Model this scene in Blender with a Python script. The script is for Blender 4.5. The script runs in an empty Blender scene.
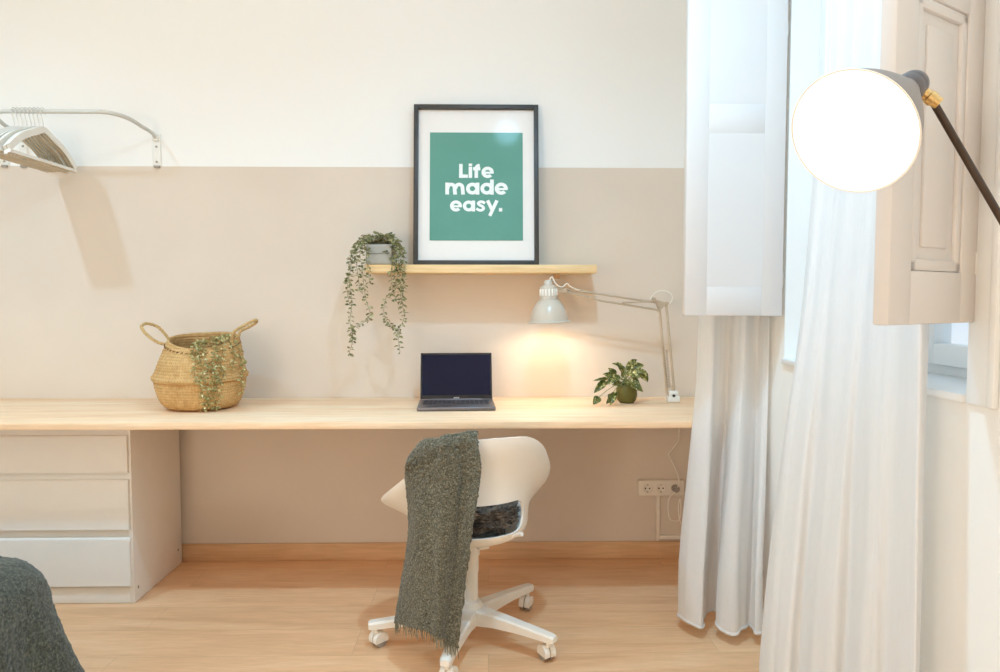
import bpy, bmesh, math, random
from mathutils import Vector, Matrix, noise, Euler
from math import sin, cos, pi, radians as R, sqrt, atan2, hypot

sc = bpy.context.scene
COL = sc.collection
# ------------------------------------------------------------------ camera
CAM_Z, F = 1.2, 690.0
CAM_M = Euler((R(87.0), 0, R(-1.0))).to_matrix()
cam_d = bpy.data.cameras.new('camera'); cam_d.sensor_width = 36.0; cam_d.lens = F * 36 / 1000
cam = bpy.data.objects.new('camera', cam_d); COL.objects.link(cam)
cam.location = (0, 0, CAM_Z); cam.rotation_euler = (R(87.0), 0, R(-1.0)); sc.camera = cam
cam_d.clip_start = 0.02

def ray(px, py):
    return CAM_M @ Vector(((px - 500) / F, (336 - py) / F, -1))
def W(px, py, Y):                    # the point seen at a pixel, on the plane y = Y
    d = ray(px, py); t = Y / d.y
    return Vector((d.x * t, Y, CAM_Z + d.z * t))
def XW(px, Y): return W(px, 336, Y).x

# ------------------------------------------------------------------ object helpers
WLOC = {}
def finish(bm, me, smooth, ang):
    bmesh.ops.recalc_face_normals(bm, faces=bm.faces[:]) if smooth != 'keep' else None
    bm.to_mesh(me); bm.free()
    if smooth:
        me.polygons.foreach_set('use_smooth', [True] * len(me.polygons))
        if ang: me.set_sharp_from_angle(angle=R(ang))
    me.update()
def obj(name, bm, mats, parent=None, loc=None, smooth=True, ang=40):
    off = WLOC[parent.name] if parent else Vector(loc if loc else (0, 0, 0))
    bmesh.ops.translate(bm, verts=bm.verts[:], vec=-off)
    me = bpy.data.meshes.new(name); finish(bm, me, smooth, ang)
    for m in (mats if isinstance(mats, (list, tuple)) else [mats]): me.materials.append(m)
    o = bpy.data.objects.new(name, me); COL.objects.link(o)
    if parent: o.parent = parent
    else: o.location = off
    WLOC[o.name] = off.copy()
    return o
def tag(o, label=None, cat=None, group=None, kind=None):
    if label: o['label'] = label
    if cat: o['category'] = cat
    if group: o['group'] = group
    if kind: o['kind'] = kind
    return o
def thing(name, label, cat, loc, group=None):
    o = bpy.data.objects.new(name, None); COL.objects.link(o)
    o.location = loc; o.empty_display_size = .05
    WLOC[o.name] = Vector(loc)
    return tag(o, label, cat, group)
def struct(name, bm, mats, parent=None, **k):
    o = obj(name, bm, mats, parent, **k)
    if not parent: o['kind'] = 'structure'
    return o
def copy_tree(o, parent=None):
    c = o.copy(); COL.objects.link(c)
    if parent: c.parent = parent
    for ch in list(o.children): copy_tree(ch, c)
    return c

# ------------------------------------------------------------------ mesh helpers
def NB(): return bmesh.new()
def box(bm, x0, x1, y0, y1, z0, z1, bev=0.0, seg=2, M=None, mi=0):
    c = Vector(((x0 + x1) / 2, (y0 + y1) / 2, (z0 + z1) / 2))
    m = Matrix.Translation(c) @ Matrix.Diagonal((x1 - x0, y1 - y0, z1 - z0, 1))
    r = bmesh.ops.create_cube(bm, size=1, matrix=m)
    vs = r['verts']
    if bev:
        es = list({e for v in vs for e in v.link_edges})
        g = bmesh.ops.bevel(bm, geom=es, offset=bev, segments=seg, affect='EDGES', profile=.5, clamp_overlap=True)
        vs = list({v for f in g['faces'] for v in f.verts} | {v for v in vs if v.is_valid})
        # gather the whole island
        seen = set(vs); st = list(vs)
        while st:
            v = st.pop()
            for e in v.link_edges:
                w = e.other_vert(v)
                if w not in seen: seen.add(w); st.append(w)
        vs = list(seen)
    if M is not None: bmesh.ops.transform(bm, matrix=M, verts=vs)
    if mi:
        for f in {f for v in vs for f in v.link_faces}: f.material_index = mi
    return vs
def frame_of(t, ref=None):
    t = t.normalized()
    up = ref if ref is not None else (Vector((0, 0, 1)) if abs(t.z) < .95 else Vector((0, 1, 0)))
    a = t.cross(up)
    if a.length < 1e-6: a = t.cross(Vector((1, 0, 0)))
    a.normalize(); b = a.cross(t).normalized()
    return a, b
def tube(bm, pts, r, n=8, closed=False, caps=True, mi=0):
    pts = [Vector(p) for p in pts]; N = len(pts)
    rs = r if isinstance(r, (list, tuple)) else [r] * N
    rings = []; prev = None
    for i, p in enumerate(pts):
        if closed: t = pts[(i + 1) % N] - pts[i - 1]
        else: t = pts[min(i + 1, N - 1)] - pts[max(i - 1, 0)]
        if t.length < 1e-9: t = Vector((0, 0, 1))
        t.normalize()
        if prev is None: a, b = frame_of(t)
        else:
            a = prev - t * prev.dot(t)
            if a.length < 1e-5: a, _ = frame_of(t)
            a.normalize(); b = a.cross(t).normalized()
        prev = a
        rings.append([bm.verts.new(p + (a * cos(2 * pi * k / n) + b * sin(2 * pi * k / n)) * rs[i]) for k in range(n)])
    fs = []
    for i in range(N if closed else N - 1):
        A, B = rings[i], rings[(i + 1) % N]
        for k in range(n): fs.append(bm.faces.new((A[k], A[(k + 1) % n], B[(k + 1) % n], B[k])))
    if caps and not closed:
        fs.append(bm.faces.new(rings[0][::-1])); fs.append(bm.faces.new(rings[-1]))
    if mi:
        for f in fs: f.material_index = mi
    return rings
def lathe(bm, prof, n=32, M=None, closed_prof=False, mi=0):
    M = M or Matrix.Identity(4); rings = []
    for r, z in prof:
        if r < 1e-6: rings.append([bm.verts.new(M @ Vector((0, 0, z)))])
        else: rings.append([bm.verts.new(M @ Vector((r * cos(2 * pi * k / n), r * sin(2 * pi * k / n), z))) for k in range(n)])
    L = len(rings)
    for i in range(L if closed_prof else L - 1):
        A, B = rings[i], rings[(i + 1) % L]
        for k in range(n):
            k2 = (k + 1) % n
            if len(A) == 1 and len(B) == 1: continue
            if len(A) == 1: f = bm.faces.new((A[0], B[k], B[k2]))
            elif len(B) == 1: f = bm.faces.new((A[k], A[k2], B[0]))
            else: f = bm.faces.new((A[k], A[k2], B[k2], B[k]))
            f.material_index = mi
def cyl(bm, p0, p1, r, n=16, mi=0):
    p0, p1 = Vector(p0), Vector(p1)
    tube(bm, [p0, p1], r, n, mi=mi)
def grid(bm, fn, nu, nv, closed_u=False, mi=0):
    V = [[bm.verts.new(fn(i / (nu if closed_u else nu - 1), j / (nv - 1))) for i in range(nu)] for j in range(nv)]
    for j in range(nv - 1):
        for i in range(nu if closed_u else nu - 1):
            i2 = (i + 1) % nu
            bm.faces.new((V[j][i], V[j][i2], V[j + 1][i2], V[j + 1][i])).material_index = mi
    return V
def solidify(bm, th):
    bm.normal_update(); vs = bm.verts[:]; fs = bm.faces[:]
    es = [e for e in bm.edges if len(e.link_faces) == 1]
    no = {v: v.normal.copy() for v in vs}
    dup = {v: bm.verts.new(v.co - no[v] * th) for v in vs}
    for f in fs: bm.faces.new([dup[v] for v in reversed(f.verts)]).material_index = f.material_index
    for e in es:
        f = e.link_faces[0]; vl = f.verts[:]; a, b = e.verts
        if vl[(vl.index(a) + 1) % len(vl)] is not b: a, b = b, a
        bm.faces.new((b, a, dup[a], dup[b]))
def axisM(p, d, ref=None):           # local z along d, origin p
    d = Vector(d).normalized(); a, b = frame_of(d, ref)
    m = Matrix((a, b, d)).transposed().to_4x4()
    if m.determinant() < 0:
        m = Matrix((a, -b, d)).transposed().to_4x4()
    return Matrix.Translation(Vector(p)) @ m
def crv(P, n=8, closed=False):       # Catmull-Rom through points
    P = [Vector(p) for p in P]; out = []; N = len(P)
    g = (lambda i: P[i % N]) if closed else (lambda i: P[max(0, min(N - 1, i))])
    for i in range(N if closed else N - 1):
        p0, p1, p2, p3 = g(i - 1), g(i), g(i + 1), g(i + 2)
        for k in range(n):
            t = k / n
            out.append(.5 * ((2 * p1) + (p2 - p0) * t + (2 * p0 - 5 * p1 + 4 * p2 - p3) * t * t + (3 * p1 - p0 - 3 * p2 + p3) * t ** 3))
    if not closed: out.append(P[-1])
    return out
def samp(L, u):
    x = max(0, min(1, u)) * (len(L) - 1); i = min(int(x), len(L) - 2); f = x - i
    return L[i] * (1 - f) + L[i + 1] * f
def lerp(a, b, t): return a + (b - a) * t
def smooth(t): t = max(0, min(1, t)); return t * t * (3 - 2 * t)
def ctab(tab):                       # the same table, resampled along a smooth curve
    return [(p.x, p.y) for p in crv([(a, b, 0) for a, b in tab], 8)]
def interp(tab, x):
    if x <= tab[0][0]: return tab[0][1]
    for (a, b), (c, d) in zip(tab, tab[1:]):
        if x <= c: return lerp(b, d, smooth((x - a) / (c - a)))
    return tab[-1][1]

# ------------------------------------------------------------------ materials
def s2l(c): return tuple((v / 12.92 if v <= .04045 else ((v + .055) / 1.055) ** 2.4) for v in (x / 255 for x in c))
class Mt:
    def __init__(s, name):
        s.m = bpy.data.materials.new(name); s.m.use_nodes = True
        s.t = s.m.node_tree; s.n = s.t.nodes; s.b = s.n['Principled BSDF']; s.out = s.n['Material Output']
    def node(s, typ, **k):
        n = s.n.new(typ)
        for a, v in k.items(): setattr(n, a, v)
        return n
    def link(s, a, b): s.t.links.new(a, b)
    def coords(s, scale=(1, 1, 1), rot=(0, 0, 0)):
        tc = s.node('ShaderNodeTexCoord'); mp = s.node('ShaderNodeMapping')
        mp.inputs['Scale'].default_value = scale; mp.inputs['Rotation'].default_value = rot
        s.link(tc.outputs['Object'], mp.inputs['Vector']); return mp.outputs[0]
    def noise(s, vec, scale=5, detail=4, rough=.5, dist=0):
        n = s.node('ShaderNodeTexNoise'); n.inputs['Scale'].default_value = scale
        n.inputs['Detail'].default_value = detail; n.inputs['Roughness'].default_value = rough
        n.inputs['Distortion'].default_value = dist
        s.link(vec, n.inputs['Vector']); return n.outputs['Fac']
    def ramp(s, fac, stops):
        r = s.node('ShaderNodeValToRGB'); e = r.color_ramp.elements
        while len(e) < len(stops): e.new(.5)
        for i, (p, c) in enumerate(stops): e[i].position = p; e[i].color = (*c, 1)
        s.link(fac, r.inputs[0]); return r.outputs[0]
    def mix(s, fac, a, b, mode='MIX'):
        m = s.node('ShaderNodeMix', data_type='RGBA', blend_type=mode)
        for sock, v in ((m.inputs[0], fac), (m.inputs[6], a), (m.inputs[7], b)):
            if isinstance(v, bpy.types.NodeSocket): s.link(v, sock)
            elif isinstance(v, (int, float)): sock.default_value = v
            else: sock.default_value = (*v, 1)
        return m.outputs[2]
    def bump(s, h, strength=.3, dist=.005):
        b = s.node('ShaderNodeBump'); b.inputs['Strength'].default_value = strength; b.inputs['Distance'].default_value = dist
        s.link(h, b.inputs['Height']); s.link(b.outputs[0], s.b.inputs['Normal'])
    def base(s, c):
        if isinstance(c, bpy.types.NodeSocket): s.link(c, s.b.inputs['Base Color'])
        else: s.b.inputs['Base Color'].default_value = (*c, 1)
    def set(s, rough=.5, metal=0, spec=None, coat=None):
        s.b.inputs['Roughness'].default_value = rough; s.b.inputs['Metallic'].default_value = metal
        if spec is not None: s.b.inputs['Specular IOR Level'].default_value = spec
        if coat is not None: s.b.inputs['Coat Weight'].default_value = coat
        return s
def plain(name, c, rough=.5, metal=0, spec=None, var=.06, scale=14, bump=0, bscale=200, srgb=True):
    k = Mt(name); c = s2l(c) if srgb else c
    v = k.coords()
    f = k.noise(v, scale, 3)
    k.base(k.ramp(f, [(.3, tuple(x * (1 - var) for x in c)), (.7, tuple(min(1, x * (1 + var)) for x in c))]))
    k.set(rough, metal, spec)
    if bump: k.bump(k.noise(v, bscale, 3), bump, .002)
    return k.m
def wood(name, c_dark, c_mid, c_light, along='x', rough=.45, knots=0, ring=18, stretch=.07):
    k = Mt(name); sc_ = {'x': (stretch, 1, 1), 'y': (1, stretch, 1), 'z': (1, 1, stretch)}[along]
    v = k.coords(sc_)
    f1 = k.noise(v, ring, 5, .6, .6); f2 = k.noise(v, ring * 7, 3, .5)
    col = k.ramp(f1, [(.3, s2l(c_dark)), (.5, s2l(c_mid)), (.72, s2l(c_light))])
    fine = k.ramp(f2, [(.35, (.86, .84, .8)), (.6, (1, 1, 1))])
    col = k.mix(.7, col, fine, 'MULTIPLY')
    if knots:
        v2 = k.coords(tuple(max(q * 3.0, .55) if q < 1 else 1 for q in sc_))
        vo = k.node('ShaderNodeTexVoronoi'); vo.inputs['Scale'].default_value = knots
        k.link(v2, vo.inputs['Vector'])
        kf = k.ramp(vo.outputs['Distance'], [(.05, (1, 1, 1)), (.14, (0, 0, 0))])
        col = k.mix(kf, col, s2l((150, 98, 52)))
    k.base(col); k.set(rough, 0, .35); k.bump(f2, .05, .001)
    return k.m

M = {}
M['white_paint'] = plain('white_wall_paint', (243, 242, 238), .85, spec=.2, var=.015, scale=3, bump=.05, bscale=120)
M['ceiling_paint'] = plain('ceiling_paint', (244, 243, 240), .9, spec=.1, var=.01, scale=3)
# two-tone back wall: white above, greige below (a painted band with its own edge)
k = Mt('two_tone_wall_paint'); tc = k.node('ShaderNodeTexCoord'); sx = k.node('ShaderNodeSeparateXYZ')
k.link(tc.outputs['Object'], sx.inputs[0])
PAINT_Z = W(500, 167.5, 3.15).z
gt = k.node('ShaderNodeMath', operation='GREATER_THAN'); gt.inputs[1].default_value = PAINT_Z
k.link(sx.outputs['Z'], gt.inputs[0])
nv = k.noise(k.coords(), 2.5, 3)
lowc = k.ramp(nv, [(.3, s2l((219, 205, 190))), (.7, s2l((224, 210, 195)))])
k.base(k.mix(gt.outputs[0], lowc, s2l((243, 242, 239)))); k.set(.85, 0, .2)
k.bump(k.noise(k.coords(), 140, 3), .05, .002); M['wall2'] = k.m
# laminate floor: long planks running along x
k = Mt('oak_laminate'); tc = k.node('ShaderNodeTexCoord')
br = k.node('ShaderNodeTexBrick'); br.offset = .37
for nme, val in (('Scale', 1.0), ('Mortar Size', .0007), ('Mortar Smooth', .1), ('Bias', 0), ('Brick Width', 1.25), ('Row Height', .19)):
    br.inputs[nme].default_value = val
br.inputs['Color1'].default_value = (.25, .25, .25, 1); br.inputs['Color2'].default_value = (.75, .75, .75, 1); br.inputs['Mortar'].default_value = (.5, .5, .5, 1)
k.link(tc.outputs['Object'], br.inputs['Vector'])
va = k.node('ShaderNodeVectorMath', operation='MULTIPLY_ADD'); k.link(br.outputs['Color'], va.inputs[0]); va.inputs[1].default_value = (3.1, 1.7, 0)
k.link(tc.outputs['Object'], va.inputs[2])
mp = k.node('ShaderNodeMapping'); mp.inputs['Scale'].default_value = (.11, 1, 1); k.link(va.outputs[0], mp.inputs[0])
f1 = k.noise(mp.outputs[0], 16, 5, .6, .5); f2 = k.noise(mp.outputs[0], 90, 3, .5)
c = k.ramp(f1, [(.28, s2l((226, 176, 132))), (.5, s2l((240, 192, 147))), (.75, s2l((247, 206, 164)))])
c = k.mix(.6, c, k.ramp(f2, [(.35, (.88, .86, .83)), (.6, (1, 1, 1))]), 'MULTIPLY')
pl = k.ramp(br.outputs['Color'], [(.25, (.93, .93, .93)), (.75, (1, 1, 1))])
c = k.mix(1.0, c, pl, 'MULTIPLY')
c = k.mix(br.outputs['Fac'], c, s2l((196, 158, 120)))
k.base(c); k.set(.42, 0, .4); k.bump(f2, .04, .001); M['floor'] = k.m

M['pine'] = wood('pine_board', (240, 198, 156), (251, 217, 180), (254, 231, 203), 'x', .45, knots=2.2, ring=15)
M['shelf_pine'] = wood('shelf_pine', (224, 182, 126), (238, 204, 152), (244, 216, 170), 'x', .5, knots=6, ring=18)
M['oak_trim'] = wood('oak_skirting', (206, 160, 118), (222, 180, 138), (232, 192, 150), 'x', .5, ring=14)
M['cab_white'] = plain('white_foil', (240, 234, 226), .35, spec=.4, var=.01)
M['cap'] = plain('grey_screw_cap', (160, 150, 140), .5)
M['dark_gap'] = plain('shadow_gap_board', (150, 130, 112), .7)
M['white_plastic'] = plain('white_plastic', (240, 233, 222), .38, spec=.4, var=.01)
M['outlet'] = plain('outlet_plastic', (236, 226, 212), .35, spec=.45, var=.01)
M['dark_hole'] = plain('dark_plastic', (50, 44, 40), .6)
M['metal_pin'] = plain('steel_pin', (190, 185, 175), .3, .9)
M['white_metal'] = plain('white_lacquered_metal', (236, 234, 228), .35, spec=.45, var=.01)
M['hook'] = plain('hook_steel', (214, 214, 210), .3, .7, var=.01)
M['hanger_white'] = plain('white_hanger_wood', (236, 232, 224), .5, var=.02)
M['hanger_bounce'] = wood('hanger_underside', (186, 164, 134), (204, 184, 154), (216, 198, 170), 'y', .6)  # beige bounce light painted into the undersides of the white hangers
M['black_frame'] = plain('black_frame_wood', (58, 56, 54), .45, var=.05)
M['mat_board'] = plain('mat_board', (240, 236, 232), .9, spec=.1, var=.005)
M['lettering'] = plain('white_print', (240, 244, 242), .7, spec=.2, var=.005)
k = Mt('green_print'); v = k.coords((1, 1, 1)); f = k.noise(v, 3.5, 3)
k.base(k.ramp(f, [(.3, s2l((92, 150, 134))), (.7, s2l((100, 156, 142)))])); k.set(.6, 0, .3); M['green'] = k.m  # green base lightened: glare haze of the glass is put into the colour
def glass(name, tint=(1, 1, 1), refl=1.0, rough=.03):
    k = Mt(name); k.n.remove(k.b)
    tr = k.node('ShaderNodeBsdfTransparent'); tr.inputs[0].default_value = (*tint, 1)
    gl = k.node('ShaderNodeBsdfGlossy'); gl.inputs['Roughness'].default_value = .03
    gl.inputs['Roughness'].default_value = rough
    fr = k.node('ShaderNodeLayerWeight'); fr.inputs['Blend'].default_value = .5
    po_ = k.node('ShaderNodeMath', operation='POWER'); po_.inputs[1].default_value = 5; k.link(fr.outputs['Facing'], po_.inputs[0])
    mu = k.node('ShaderNodeMath', operation='MULTIPLY_ADD'); mu.inputs[1].default_value = .7 * refl; mu.inputs[2].default_value = .035 * refl; k.link(po_.outputs[0], mu.inputs[0])
    mx = k.node('ShaderNodeMixShader'); k.link(mu.outputs[0], mx.inputs[0]); k.link(tr.outputs[0], mx.inputs[1]); k.link(gl.outputs[0], mx.inputs[2])
    k.link(mx.outputs[0], k.out.inputs[0]); return k.m
M['picture_glass'] = glass('picture_glass', refl=.10, rough=.08); M['window_glass'] = glass('window_glass', (.97, .99, 1))
M['laptop_grey'] = plain('laptop_grey', (122, 116, 118), .35, .7, var=.02)
M['laptop_deck'] = plain('laptop_deck', (104, 98, 100), .4, .5, var=.02)
M['laptop_key'] = plain('laptop_key', (62, 58, 62), .5)
M['laptop_mark'] = plain('laptop_mark', (205, 200, 200), .4)
M['bezel'] = plain('black_bezel', (22, 21, 24), .25, var=.02)
k = Mt('dark_screen'); k.base(k.ramp(k.noise(k.coords(), 3, 2), [(.3, s2l((20, 22, 46))), (.7, s2l((24, 25, 50)))])); k.set(.12, 0, .22); M['screen'] = k.m
M['lamp_enamel'] = plain('grey_white_enamel', (206, 195, 180), .28, spec=.5, var=.01)
M['lamp_inner'] = plain('white_enamel_inside', (245, 242, 235), .5, var=.01)
M['lamp_metal'] = plain('beige_lamp_metal', (196, 180, 158), .35, .35, var=.02)
M['spring'] = plain('spring_steel', (170, 158, 140), .35, .8)
M['cord_white'] = plain('white_cord', (242, 236, 224), .5, var=.01)
M['taupe'] = plain('taupe_lacquer', (132, 123, 118), .4, spec=.5, var=.02)
M['joint_grey'] = plain('dark_grey_lacquer', (92, 86, 86), .3, spec=.5, var=.02)
M['rod_dark'] = plain('dark_bronze_rod', (74, 62, 54), .32, .5, var=.03)
M['brass'] = plain('brass', (226, 194, 134), .28, .85, var=.04)
def emit(name, c, s):
    k = Mt(name); k.base(c); k.b.inputs['Emission Color'].default_value = (*c, 1); k.b.inputs['Emission Strength'].default_value = s
    f = k.noise(k.coords(), 2, 1); return k.m
M['bulb_floor'] = emit('floor_lamp_bulb', (1, .95, .88), 18)
M['bulb_desk'] = emit('desk_lamp_bulb', (1, .86, .66), 90)
def leafmat(name, c1, c2, c3, scale=40):
    k = Mt(name); f = k.noise(k.coords(), scale, 3, .6)
    k.base(k.ramp(f, [(.3, s2l(c1)), (.5, s2l(c2)), (.7, s2l(c3))])); k.set(.5, 0, .35); return k.m
M['vine'] = leafmat('trailing_leaf', (84, 88, 54), (130, 130, 88), (200, 194, 150), 60)
M['vine_dry'] = leafmat('pale_trailing_leaf', (116, 112, 62), (170, 162, 106), (232, 220, 172), 60)
M['vine_stem'] = plain('vine_stem', (118, 122, 78), .6)
M['stem'] = plain('plant_stem', (128, 138, 78), .5)
k = Mt('variegated_leaf'); f = k.noise(k.coords((1, 1, 1)), 70, 3, .6, 1.0)
k.base(k.ramp(f, [(.36, s2l((58, 64, 20))), (.53, s2l((90, 96, 34))), (.60, s2l((160, 154, 86))), (.68, s2l((226, 212, 156)))])); k.set(.35, 0, .5); M['leaf'] = k.m
M['pot_olive'] = plain('olive_pot', (98, 92, 34), .55, var=.12, scale=60, bump=.3, bscale=300)
M['pot_grey'] = plain('grey_pot', (172, 168, 158), .7, var=.06, scale=30)
M['pot_line'] = plain('grey_pot_groove', (120, 116, 108), .7)
M['soil'] = plain('soil', (70, 54, 38), .95, var=.2, scale=80)
k = Mt('seagrass'); v = k.coords()
tc = k.node('ShaderNodeTexCoord'); sx = k.node('ShaderNodeSeparateXYZ'); k.link(tc.outputs['Object'], sx.inputs[0])
at_ = k.node('ShaderNodeMath', operation='ARCTAN2'); k.link(sx.outputs['Y'], at_.inputs[0]); k.link(sx.outputs['X'], at_.inputs[1])
ma = k.node('ShaderNodeMath', operation='MULTIPLY'); ma.inputs[1].default_value = 46; k.link(at_.outputs[0], ma.inputs[0])
mz = k.node('ShaderNodeMath', operation='MULTIPLY'); mz.inputs[1].default_value = 560; k.link(sx.outputs['Z'], mz.inputs[0])
sa = k.node('ShaderNodeMath', operation='SINE'); k.link(ma.outputs[0], sa.inputs[0])
sb = k.node('ShaderNodeMath', operation='ADD'); k.link(mz.outputs[0], sb.inputs[0]); k.link(ma.outputs[0], sb.inputs[1])
sz = k.node('ShaderNodeMath', operation='SINE'); k.link(sb.outputs[0], sz.inputs[0])
pr = k.node('ShaderNodeMath', operation='MULTIPLY'); k.link(sa.outputs[0], pr.inputs[0]); k.link(sz.outputs[0], pr.inputs[1])
f1 = k.noise(v, 55, 4, .7); f2 = k.noise(v, 9, 3)
col = k.ramp(f1, [(.25, s2l((178, 134, 84))), (.5, s2l((208, 166, 112))), (.75, s2l((232, 198, 148)))])
col = k.mix(.35, col, k.ramp(f2, [(.35, s2l((186, 146, 88))), (.65, s2l((226, 190, 130)))]))
mr = k.node('ShaderNodeMapRange'); mr.inputs[1].default_value = -1; k.link(pr.outputs[0], mr.inputs[0])
col = k.mix(1.0, col, k.ramp(mr.outputs[0], [(.0, (.8, .77, .72)), (.5, (1, 1, 1))]), 'MULTIPLY')
k.base(col); k.set(.8, 0, .2); k.bump(pr.outputs[0], .5, .003); M['seagrass'] = k.m
M['rope'] = plain('seagrass_rope', (196, 164, 112), .8, var=.25, scale=120, bump=.5, bscale=250)
M['rope_dark'] = plain('dark_stitching', (120, 84, 52), .8, var=.2, scale=100)
def boucle(name, c1, c2, c3, s=130):
    k = Mt(name); v = k.coords()
    f = k.noise(v, s, 4, .65, .5); f2 = k.noise(v, s * 2.6, 2, .6); f3 = k.noise(v, 7, 3)
    c = k.ramp(f, [(.32, s2l(c1)), (.5, s2l(c2)), (.66, s2l(c3))])
    c = k.mix(.5, c, k.ramp(f3, [(.35, (.84, .84, .84)), (.65, (1, 1, 1))]), 'MULTIPLY')
    k.base(c); k.set(.95, 0, .1)
    k.b.inputs['Sheen Weight'].default_value = .25; k.b.inputs['Sheen Roughness'].default_value = .6
    k.bump(k.mix(.5, f, f2), .9, .004); return k.m
M['boucle'] = boucle('green_grey_boucle', (54, 50, 38), (94, 90, 72), (156, 148, 124), 210)
M['boucle_bed'] = boucle('dark_green_boucle', (38, 40, 32), (68, 70, 58), (112, 112, 94), 150)
M['fringe'] = plain('fringe_yarn', (128, 122, 102), .9, var=.25, scale=90)
M['fur'] = boucle('dark_grey_fur', (36, 30, 25), (76, 66, 57), (134, 120, 106), 40)
k = Mt('sheer_white_cotton'); k.n.remove(k.b)
df = k.node('ShaderNodeBsdfDiffuse'); tl = k.node('ShaderNodeBsdfTranslucent'); tp = k.node('ShaderNodeBsdfTransparent')
wv = k.noise(k.coords((60, 60, 2)), 8, 3); cc = k.ramp(wv, [(.3, s2l((247, 246, 245))), (.7, s2l((252, 251, 250)))])
k.link(cc, df.inputs[0]); k.link(cc, tl.inputs[0])
m1 = k.node('ShaderNodeMixShader'); m1.inputs[0].default_value = .5; k.link(df.outputs[0], m1.inputs[1]); k.link(tl.outputs[0], m1.inputs[2])
m2 = k.node('ShaderNodeMixShader'); m2.inputs[0].default_value = .05; k.link(m1.outputs[0], m2.inputs[1]); k.link(tp.outputs[0], m2.inputs[2])
k.link(m2.outputs[0], k.out.inputs[0]); M['curtain'] = k.m
M['shutter'] = plain('shutter_paint', (222, 217, 213), .45, spec=.35, var=.01, scale=5)
M['frame_paint'] = plain('window_frame_paint', (240, 242, 242), .4, var=.01)
M['linen'] = plain('bed_linen', (232, 228, 220), .9, var=.02)
M['bed_wood'] = wood('bed_wood', (176, 130, 88), (196, 150, 106), (210, 168, 124), 'x')

# ------------------------------------------------------------------ the setting
XW_R, XW_L, YB, YF, ZC = 1.0, -3.0, 3.15, -1.9, 3.2
WY0, WY1, WZ0, WZ1 = 1.414, 2.306, .985, 2.75       # window opening in the right wall
b = NB(); box(b, XW_L - .1, XW_R + .4, YF - .1, YB + .1, -.1, 0); struct('floor', b, M['floor'], smooth=False)
b = NB(); box(b, XW_L - .1, XW_R + .4, YF - .1, YB + .1, ZC, ZC + .1); struct('ceiling', b, M['ceiling_paint'], smooth=False)
b = NB(); box(b, XW_L - .1, XW_R + .4, YB, YB + .1, 0, ZC); struct('wall_back', b, M['wall2'], smooth=False)
b = NB(); box(b, XW_L - .1, XW_L, YF, YB, 0, ZC); struct('wall_left', b, M['white_paint'], smooth=False)
b = NB(); box(b, XW_L - .1, XW_R + .4, YF - .1, YF, 0, ZC); struct('wall_rear', b, M['white_paint'], smooth=False)
TW = .34
b = NB()
box(b, XW_R, XW_R + TW, YF, WY0, 0, ZC); box(b, XW_R, XW_R + TW, WY1, YB, 0, ZC)
box(b, XW_R, XW_R + TW, WY0, WY1, 0, WZ0); box(b, XW_R, XW_R + TW, WY0, WY1, WZ1, ZC)
struct('wall_right', b, M['white_paint'], smooth=False)
# skirting along the back wall, and the window
b = NB(); box(b, -1.78, XW_R, YB - .014, YB, 0, .079, .003); struct('baseboard_back', b, M['oak_trim'])
b = NB()
XF = XW_R + .2
def rect_frame(b, x0, x1, y0, y1, z0, z1, w, bev=.004):
    box(b, x0, x1, y0, y0 + w, z0, z1, bev); box(b, x0, x1, y1 - w, y1, z0, z1, bev)
    box(b, x0, x1, y0 + w, y1 - w, z0, z0 + w, bev); box(b, x0, x1, y0 + w, y1 - w, z1 - w, z1, bev)
rect_frame(b, XF, XF + .06, WY0, WY1, WZ0, WZ1, .05)
win = struct('window_1', b, M['frame_paint'])
ym = (WY0 + WY1) / 2
for a0, a1 in ((WY0 + .045, ym), (ym, WY1 - .045)):
    b = NB(); rect_frame(b, XF - .02, XF + .03, a0, a1, WZ0 + .045, WZ1 - .045, .055)
    box(b, XF - .012, XF + .02, a0 + .05, a1 - .05, 1.62, 1.655, .004)
    obj('casement', b, M['frame_paint'], win)
    b = NB(); box(b, XF + .004, XF + .008, a0 + .05, a1 - .05, WZ0 + .095, WZ1 - .095)
    obj('glass_pane', b, M['window_glass'], win, smooth=False)
b = NB(); box(b, XW_R - .012, XF + .01, WY0, WY1, WZ0, WZ0 + .018, .004); obj('window_sill', b, M['frame_paint'], win)
b = NB()
box(b, XW_R - .008, XW_R, WY0 - .075, WY0 - .005, WZ0, WZ1 + .07, .005); box(b, XW_R - .014, XW_R, WY0 - .09, WY0 - .07, WZ0, WZ1 + .08, .005)
box(b, XW_R - .016, XW_R, WY0 - .075, WY1 + .075, WZ1 + .005, WZ1 + .08, .005)
struct('trim_1', b, M['frame_paint'])

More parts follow.
